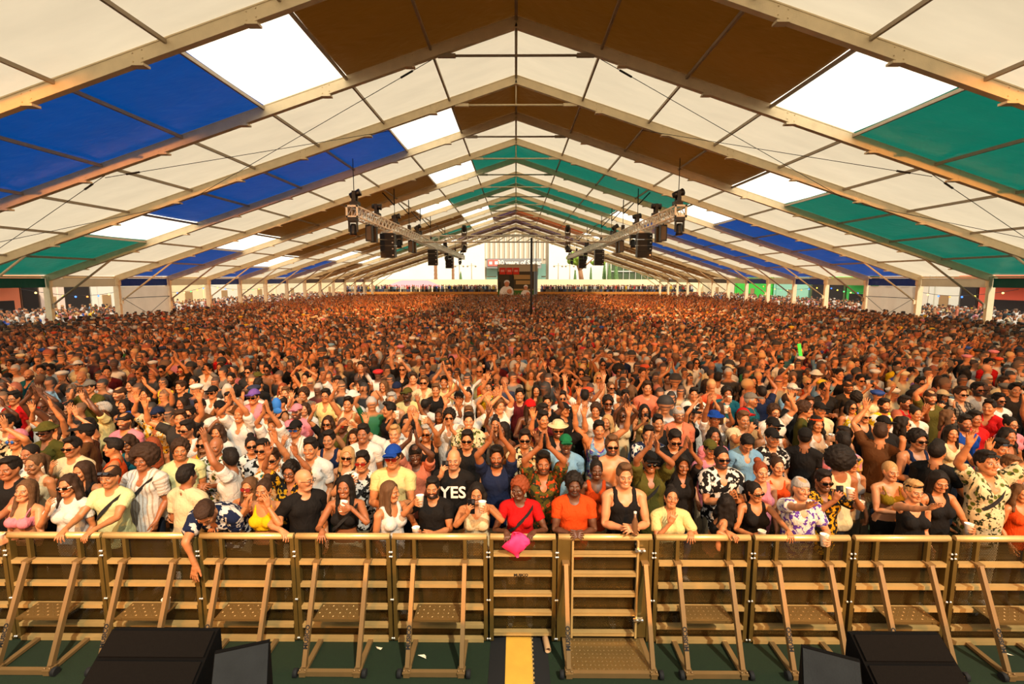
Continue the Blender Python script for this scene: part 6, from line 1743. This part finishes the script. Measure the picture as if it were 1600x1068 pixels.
print('PEOPLE',len(PEOPLE),'extra',len(extra),'YEND',YEND,'near',sum(r['detail']==0 for r in PEOPLE),'cups',len(CUPS),'phones',len(PHONES),'meshes',len(MESHCACHE))
# writing on the black T-shirt
for r in PEOPLE:
    if r['label'] and 'reads YES' in r['label']:
        t=text_mesh('YES',.20,mat('shirt_print','efe6d6',.8),'lettering',r['obj'],(0,-.136,1.275),(R(90),0,0),extrude=.003,bold=.004)
# cups and phones that people hold
def who_short(r):
    w=re.split(r' holding|, both arms| drinking| behind| and a white cup| with a cup| over the rail|, white cup| photographing| bending| with both',r['label'])[0].rstrip(',')
    ws=w.split(); return ' '.join(ws[:11])
PHM=mat('phone_black','0b0b0d',.15); PHS=mat('phone_case','26262a',.4)
for p,ax,r in CUPS:
    o=dup(cup0); o.location=p; o.rotation_mode='QUATERNION'; o.rotation_quaternion=ax.to_track_quat('Z','Y')
    tag(o,'paper cup held by the '+who_short(r),'cup','paper cups')
ph0=None
for p,yaw,r in PHONES:
    if ph0 is None:
        mb=MB(); mb.box((0,0,0),(.074,.009,.152)); ph0=mb.build('phone',PHM)
        mb=MB(); mb.box((.018,-.006,.052),(.026,.004,.034)); mb.build('camera_bump',PHS,ph0); o=ph0
    else: o=dup(ph0)
    o.location=p; o.rotation_euler=(R(-8),0,yaw)
    tag(o,'dark phone held by the '+' '.join(who_short(r).split()[:10]),'phone','phones held up')
# a few carried things
def at_hand(lbl,hd):
    for r in PEOPLE:
        if r['label'] and lbl in r['label']:
            w,f,n,th=r['T']['_w'+hd]; o=r['obj']; M=Matrix.Translation(o.location)@Matrix.Rotation(o.rotation_euler.z,4,'Z')@Matrix.Scale(o.scale[0],4)
            return M@(Vector(w)+Vector(f)*.085+Vector(n)*.05), r
q=at_hand('red T-shirt','R')
if q:
    X,Y=pxd(807,826,4.97).x,4.96; mb=MB(); rr2=random.Random(4); 
    prof=[]
    n=14; m=9; vs=[]; 
    for j in range(m):
        t=j/(m-1)
        for i in range(n):
            a=2*math.pi*i/n; rad=(.088*math.sin(math.pi*min(1,t*.95+.10))**1.3+.010)*(1+.34*math.sin(3*a+t*7)+.16*math.sin(7*a-t*9))
            vs.append((X+rad*math.cos(a)*1.15+.015*math.sin(7*t),Y-.045+rad*.55*math.sin(a),1.27-.27*t))
    fs=[(j*n+i,j*n+(i+1)%n,(j+1)*n+(i+1)%n,(j+1)*n+i) for j in range(m-1) for i in range(n)]+[tuple(range(n)),tuple(range((m-1)*n,m*n))[::-1]]
    mb.add(vs,fs,0,True); tag(mb.build('cloth_bundle',mat('pink_cloth','ff2f6e',.7,0,.15,30)),'bright pink cloth bundle hanging over the rail from the woman in red','cloth')
q=at_hand('muscular fair man','R')
if q:
    p,r=q; mb=MB(); mb.lathe([(0,0),(.030,.0),(.032,.02),(.032,.14),(.014,.19),(.013,.235),(0,.235)],12); o=mb.build('bottle',mat('bottle_plastic','6a4a30',.2)); o.location=(p.x+.03,p.y-.05,p.z-.03)
    c=MB(); c.lathe([(0,.232),(.016,.232),(.016,.255),(0,.255)],10); c.build('bottle_cap',mat('bottle_cap','d8d0c0',.5),o); tag(o,'dark bottle held at the chest of the muscular man in a black tank top','bottle')
q=at_hand('next to the raised blue hat','R')
p=pxd(432,632,8.3); mb=MB(); mb.ball((0,0,0),.10,12,7,sc=(.8,.7,1.25)); mb.ball((.03,-.05,-.09),.07,10,5,sc=(1.2,.3,.8)); o=mb.build('raised_hat',mat('blue_felt','1560b0',.8)); o.location=p; tag(o,'bright blue crumpled hat held up above the crowd on the left','hat')
p=pxd(1250,548,14.6); mb=MB(); mb.box((0,0,0),(.08,.04,.42),Matrix.Rotation(R(-12),3,'Y')); o=mb.build('glow_stick',mat('neon_green','46ff4a',.4,emit='46ff4a',estr=.6)); o.location=p; tag(o,'neon green inflatable stick held up over the crowd on the right','glow stick')
# ------------------------------------------------------------------ the thousands farther back: one crowd
def low_person(fem,lo,poses_,hair,top):
    """coarse clothed figure; returns list of (verts,quads,region) per pose; regions 0 skin 1 top 2 trousers 3 hair"""
    F=body_field(fem,lo)
    if hair in('long','wavy'): F.ell((0,.05,1.60),(.10,.09,.17),.02)
    elif hair=='afro': F.ell((0,.03,1.70),(.14,.13,.13),.02)
    elif hair=='hat': F.ell((0,.01,1.70),(.13,.14,.05),.02)
    else: F.ell((0,.03,1.68),(.09,.105,.095),.02)
    P,Q=F.mesh(); W=weights(P); x,y,z=P.T; ax=np.abs(x)
    reg=np.zeros(len(P),int)
    reg[(z<.96)&(ax<.3)]=2
    tl=.19 if top=='tank' else .36
    reg[(z>=.96)&(z<1.475)&(ax<tl)]=1
    if top=='crop': reg[(z>=.96)&(z<1.15)&(ax<.3)]=0
    if hair in('long','wavy'): reg[(z>1.40)&(ax<.16)&((y>-.005)|(z>1.68)|(ax>.075))]=3
    elif hair=='hat': reg[(z>1.66)]=3
    elif hair!='none': reg[(z>1.56)&(ax<.2)&((y>.01+0*z)&(z>1.60)|(z>(1.675 if lo==2 else 1.655))|((ax>.07)&(z>1.64)&(y>-.04)))]=3
    if lo==2: reg[(np.abs(z-1.640)<.017)&(y<-.055)&(ax<.085)]=4
    out=[]
    for p in poses_:
        L,Rr=POSES[p[0]]; T=solve(dict(armL=L,armR=Rr,head=(p[1],0,0))); out.append((pose_verts(P,W,T),Q,reg))
    return out
def crowd():
    rr=np.random.RandomState(5); rp=random.Random(5)
    plist=[('dn',0),('ch',0),('dn',18),('up',-10),('dn',-18),('r1',0),('cf',10),('l1',-8),('cu',12),('dn',6),('mo',0)]
    pw=np.array([5,3,4,1.2,4,1.6,1.8,1.6,1.6,4,1.0]); pw=pw/pw.sum()
    variants={}
    for lo in (2,3,4):
        vs=[]
        for fem,hair,top in ((0,'short','tee'),(0,'short','tank'),(1,'long','tank'),(0,'afro','tee'),(1,'wavy','crop'),(0,'hat','tee'),(0,'none','tee')): vs.append(low_person(fem,lo,plist if lo==2 else plist,hair,top))
        variants[lo]=vs
    print('LOD',[[len(p[0][0]) for p in variants[l]] for l in (2,3,4)])
    vw=np.array([.36,.12,.25,.05,.09,.09,.04]); vw/=vw.sum()
    tops=[(c,w) for c,w in (('f2ede4',31),('14110f',30),('ead9b4',9),('1a2440',6),('77726a',7),('5a3a22',7),('c5161c',4),('d9601c',4),('e79aa6',4),('8fb4cf',4),('f0c93a',2.5),('545026',4),('0f5b66',3),('1f6b45',1.5),('5e1a1e',3),('35312d',5),('dc8a72',4),('1f4f9e',2))]
    tc=np.array([h2l(c) for c,_ in tops]); tw_=np.array([w for _,w in tops],float); tw_/=tw_.sum()
    sk=np.array([SKINS[k] for k in 'aabbbbbcccd']); hc=np.array([HCOL[k] for k in 'kkkkbbbbmmyrg']); trc=np.array([lin(c) for c in ('20242e','14120f','3a4a66','6b6250')])
    def rows(y0,y1,wfun,gap,gx,keep=1.0):
        pts=[]; y=y0
        while y<y1:
            x0,x1=wfun(y); x=x0+rp.uniform(0,gx)
            while x<x1:
                if rp.random()<keep: pts.append((x+rp.uniform(-.12,.12),y+rp.uniform(-.16,.16),0.))
                x+=gx*rp.uniform(.8,1.25)*(1.28 if y>42 else 1.08 if y>24 else 1)
            y+=gap*(1.45 if y>42 else 1.16 if y>24 else 1)
        return pts
    def make(name,pts,label,bright=False):
        V=[];Qs=[];C=[];base=0
        for (x,y,z0) in pts:
            lo=2 if y<19.5 and abs(x)<y*1.04+.8 else 3 if y<38 or abs(x)>26 or z0>0 else 4
            v=variants[lo][rr.choice(7,p=vw)]; P,Q,reg=v[rr.choice(len(plist),p=pw)]
            s=rr.uniform(.93,1.05); a=R(rr.normal(0,22)); c,sn=math.cos(a),math.sin(a)
            W=np.empty_like(P); W[:,0]=(P[:,0]*c-P[:,1]*sn)*s+x; W[:,1]=(P[:,0]*sn+P[:,1]*c)*s+y; W[:,2]=P[:,2]*s+.012+z0
            cols=np.empty((5,3)); cols[0]=sk[rr.randint(len(sk))]*rr.uniform(.85,1.1); cols[1]=tc[rr.choice(len(tc),p=tw_)]; cols[2]=trc[rr.randint(4)]; cols[3]=hc[rr.randint(len(hc))] if v is not variants[lo][5] else tc[rr.choice(len(tc),p=tw_)]
            if v is variants[lo][6]: cols[3]=cols[0]
            cols[4]=cols[0] if rp.random()<.35 else (.012,.010,.009)
            V.append(W); C.append(cols[reg]); Qs.append(Q+base); base+=len(P)
        V=np.concatenate(V); Q=np.concatenate(Qs); C=np.concatenate(C)
        me=mesh_from(name,V,Q,CROWDM); a=me.attributes.new('tint','FLOAT_COLOR','POINT'); a.data.foreach_set('color',np.concatenate([C,np.ones((len(C),1))],1).astype(F32).ravel())
        o=link(name,me); tag(o,label,'crowd',None,'stuff'); print(name,len(pts),len(V)); return o
    y0=YEND+.25
    fr=[(x,y,0.) for (x,y) in SLOTS_LEFT]
    inside=rows(y0,74.5,lambda y:(-min(25.3,y*1.06+3),min(25.3,y*1.06+3)),.45,.46)
    inside=[p for p in inside if p[1]<30 or rp.random()<.85]
    mast=[p for p in inside if math.hypot(p[0]-1,p[1]-33)>.7 and not(-3.6<p[0]<4.2 and 85.4<p[1]<86.6)]
    mast=[p for p in mast if not any(abs(abs(p[0])-XE)<.6 and abs(p[1]-FD(k))<.6 for k in range(NF+1))]
    for q in rows(5.9,y0,lambda y:(-(y*1.05+5),y*1.05+5),.5,.5):
        if abs(q[0])>q[1]*1.03+.75: mast.append(q)
    have=[(r['X'],r['Y']) for r in PEOPLE]
    for q in rows(8.4,y0,lambda y:(-(y*1.03+.7),y*1.03+.7),.36,.36):
        if all((q[0]-a)**2+(q[1]-b)**2>.43**2 for a,b in have): mast.append(q); have.append(q[:2])
    make('crowd',mast,'dense festival crowd filling the tent behind the front rows')
    for sg,nm in ((-1,'left'),(1,'right')):
        out=rows(26,92,lambda y:((-37.0,-26.6) if sg<0 else (26.6,37.0)),.72,.72,.92)
        make('crowd',out,f"sunlit crowd in the street outside the {nm} side of the tent")
    ter=[(x+rp.uniform(-.1,.1),97.0+q*.75+rp.uniform(-.2,.2),1.12) for q in range(4) for x in np.arange(-33,34,.40) if rp.random()<.85 and not(-3.8<x<4.6) and not(q>1 and -29<x<-12)]
    make('crowd',ter,'people standing along the railing of the terrace at the far end')
def crowd_mat():
    m=bpy.data.materials.new('crowd_cloth_and_skin'); m.use_nodes=True; nt=m.node_tree; at=nt.nodes.new('ShaderNodeAttribute'); at.attribute_name='tint'
    nt.links.new(at.outputs['Color'],nt.nodes['Principled BSDF'].inputs['Base Color']); nt.nodes['Principled BSDF'].inputs['Roughness'].default_value=.75; return m
CROWDM=crowd_mat(); SLOTS_LEFT=[]
crowd()
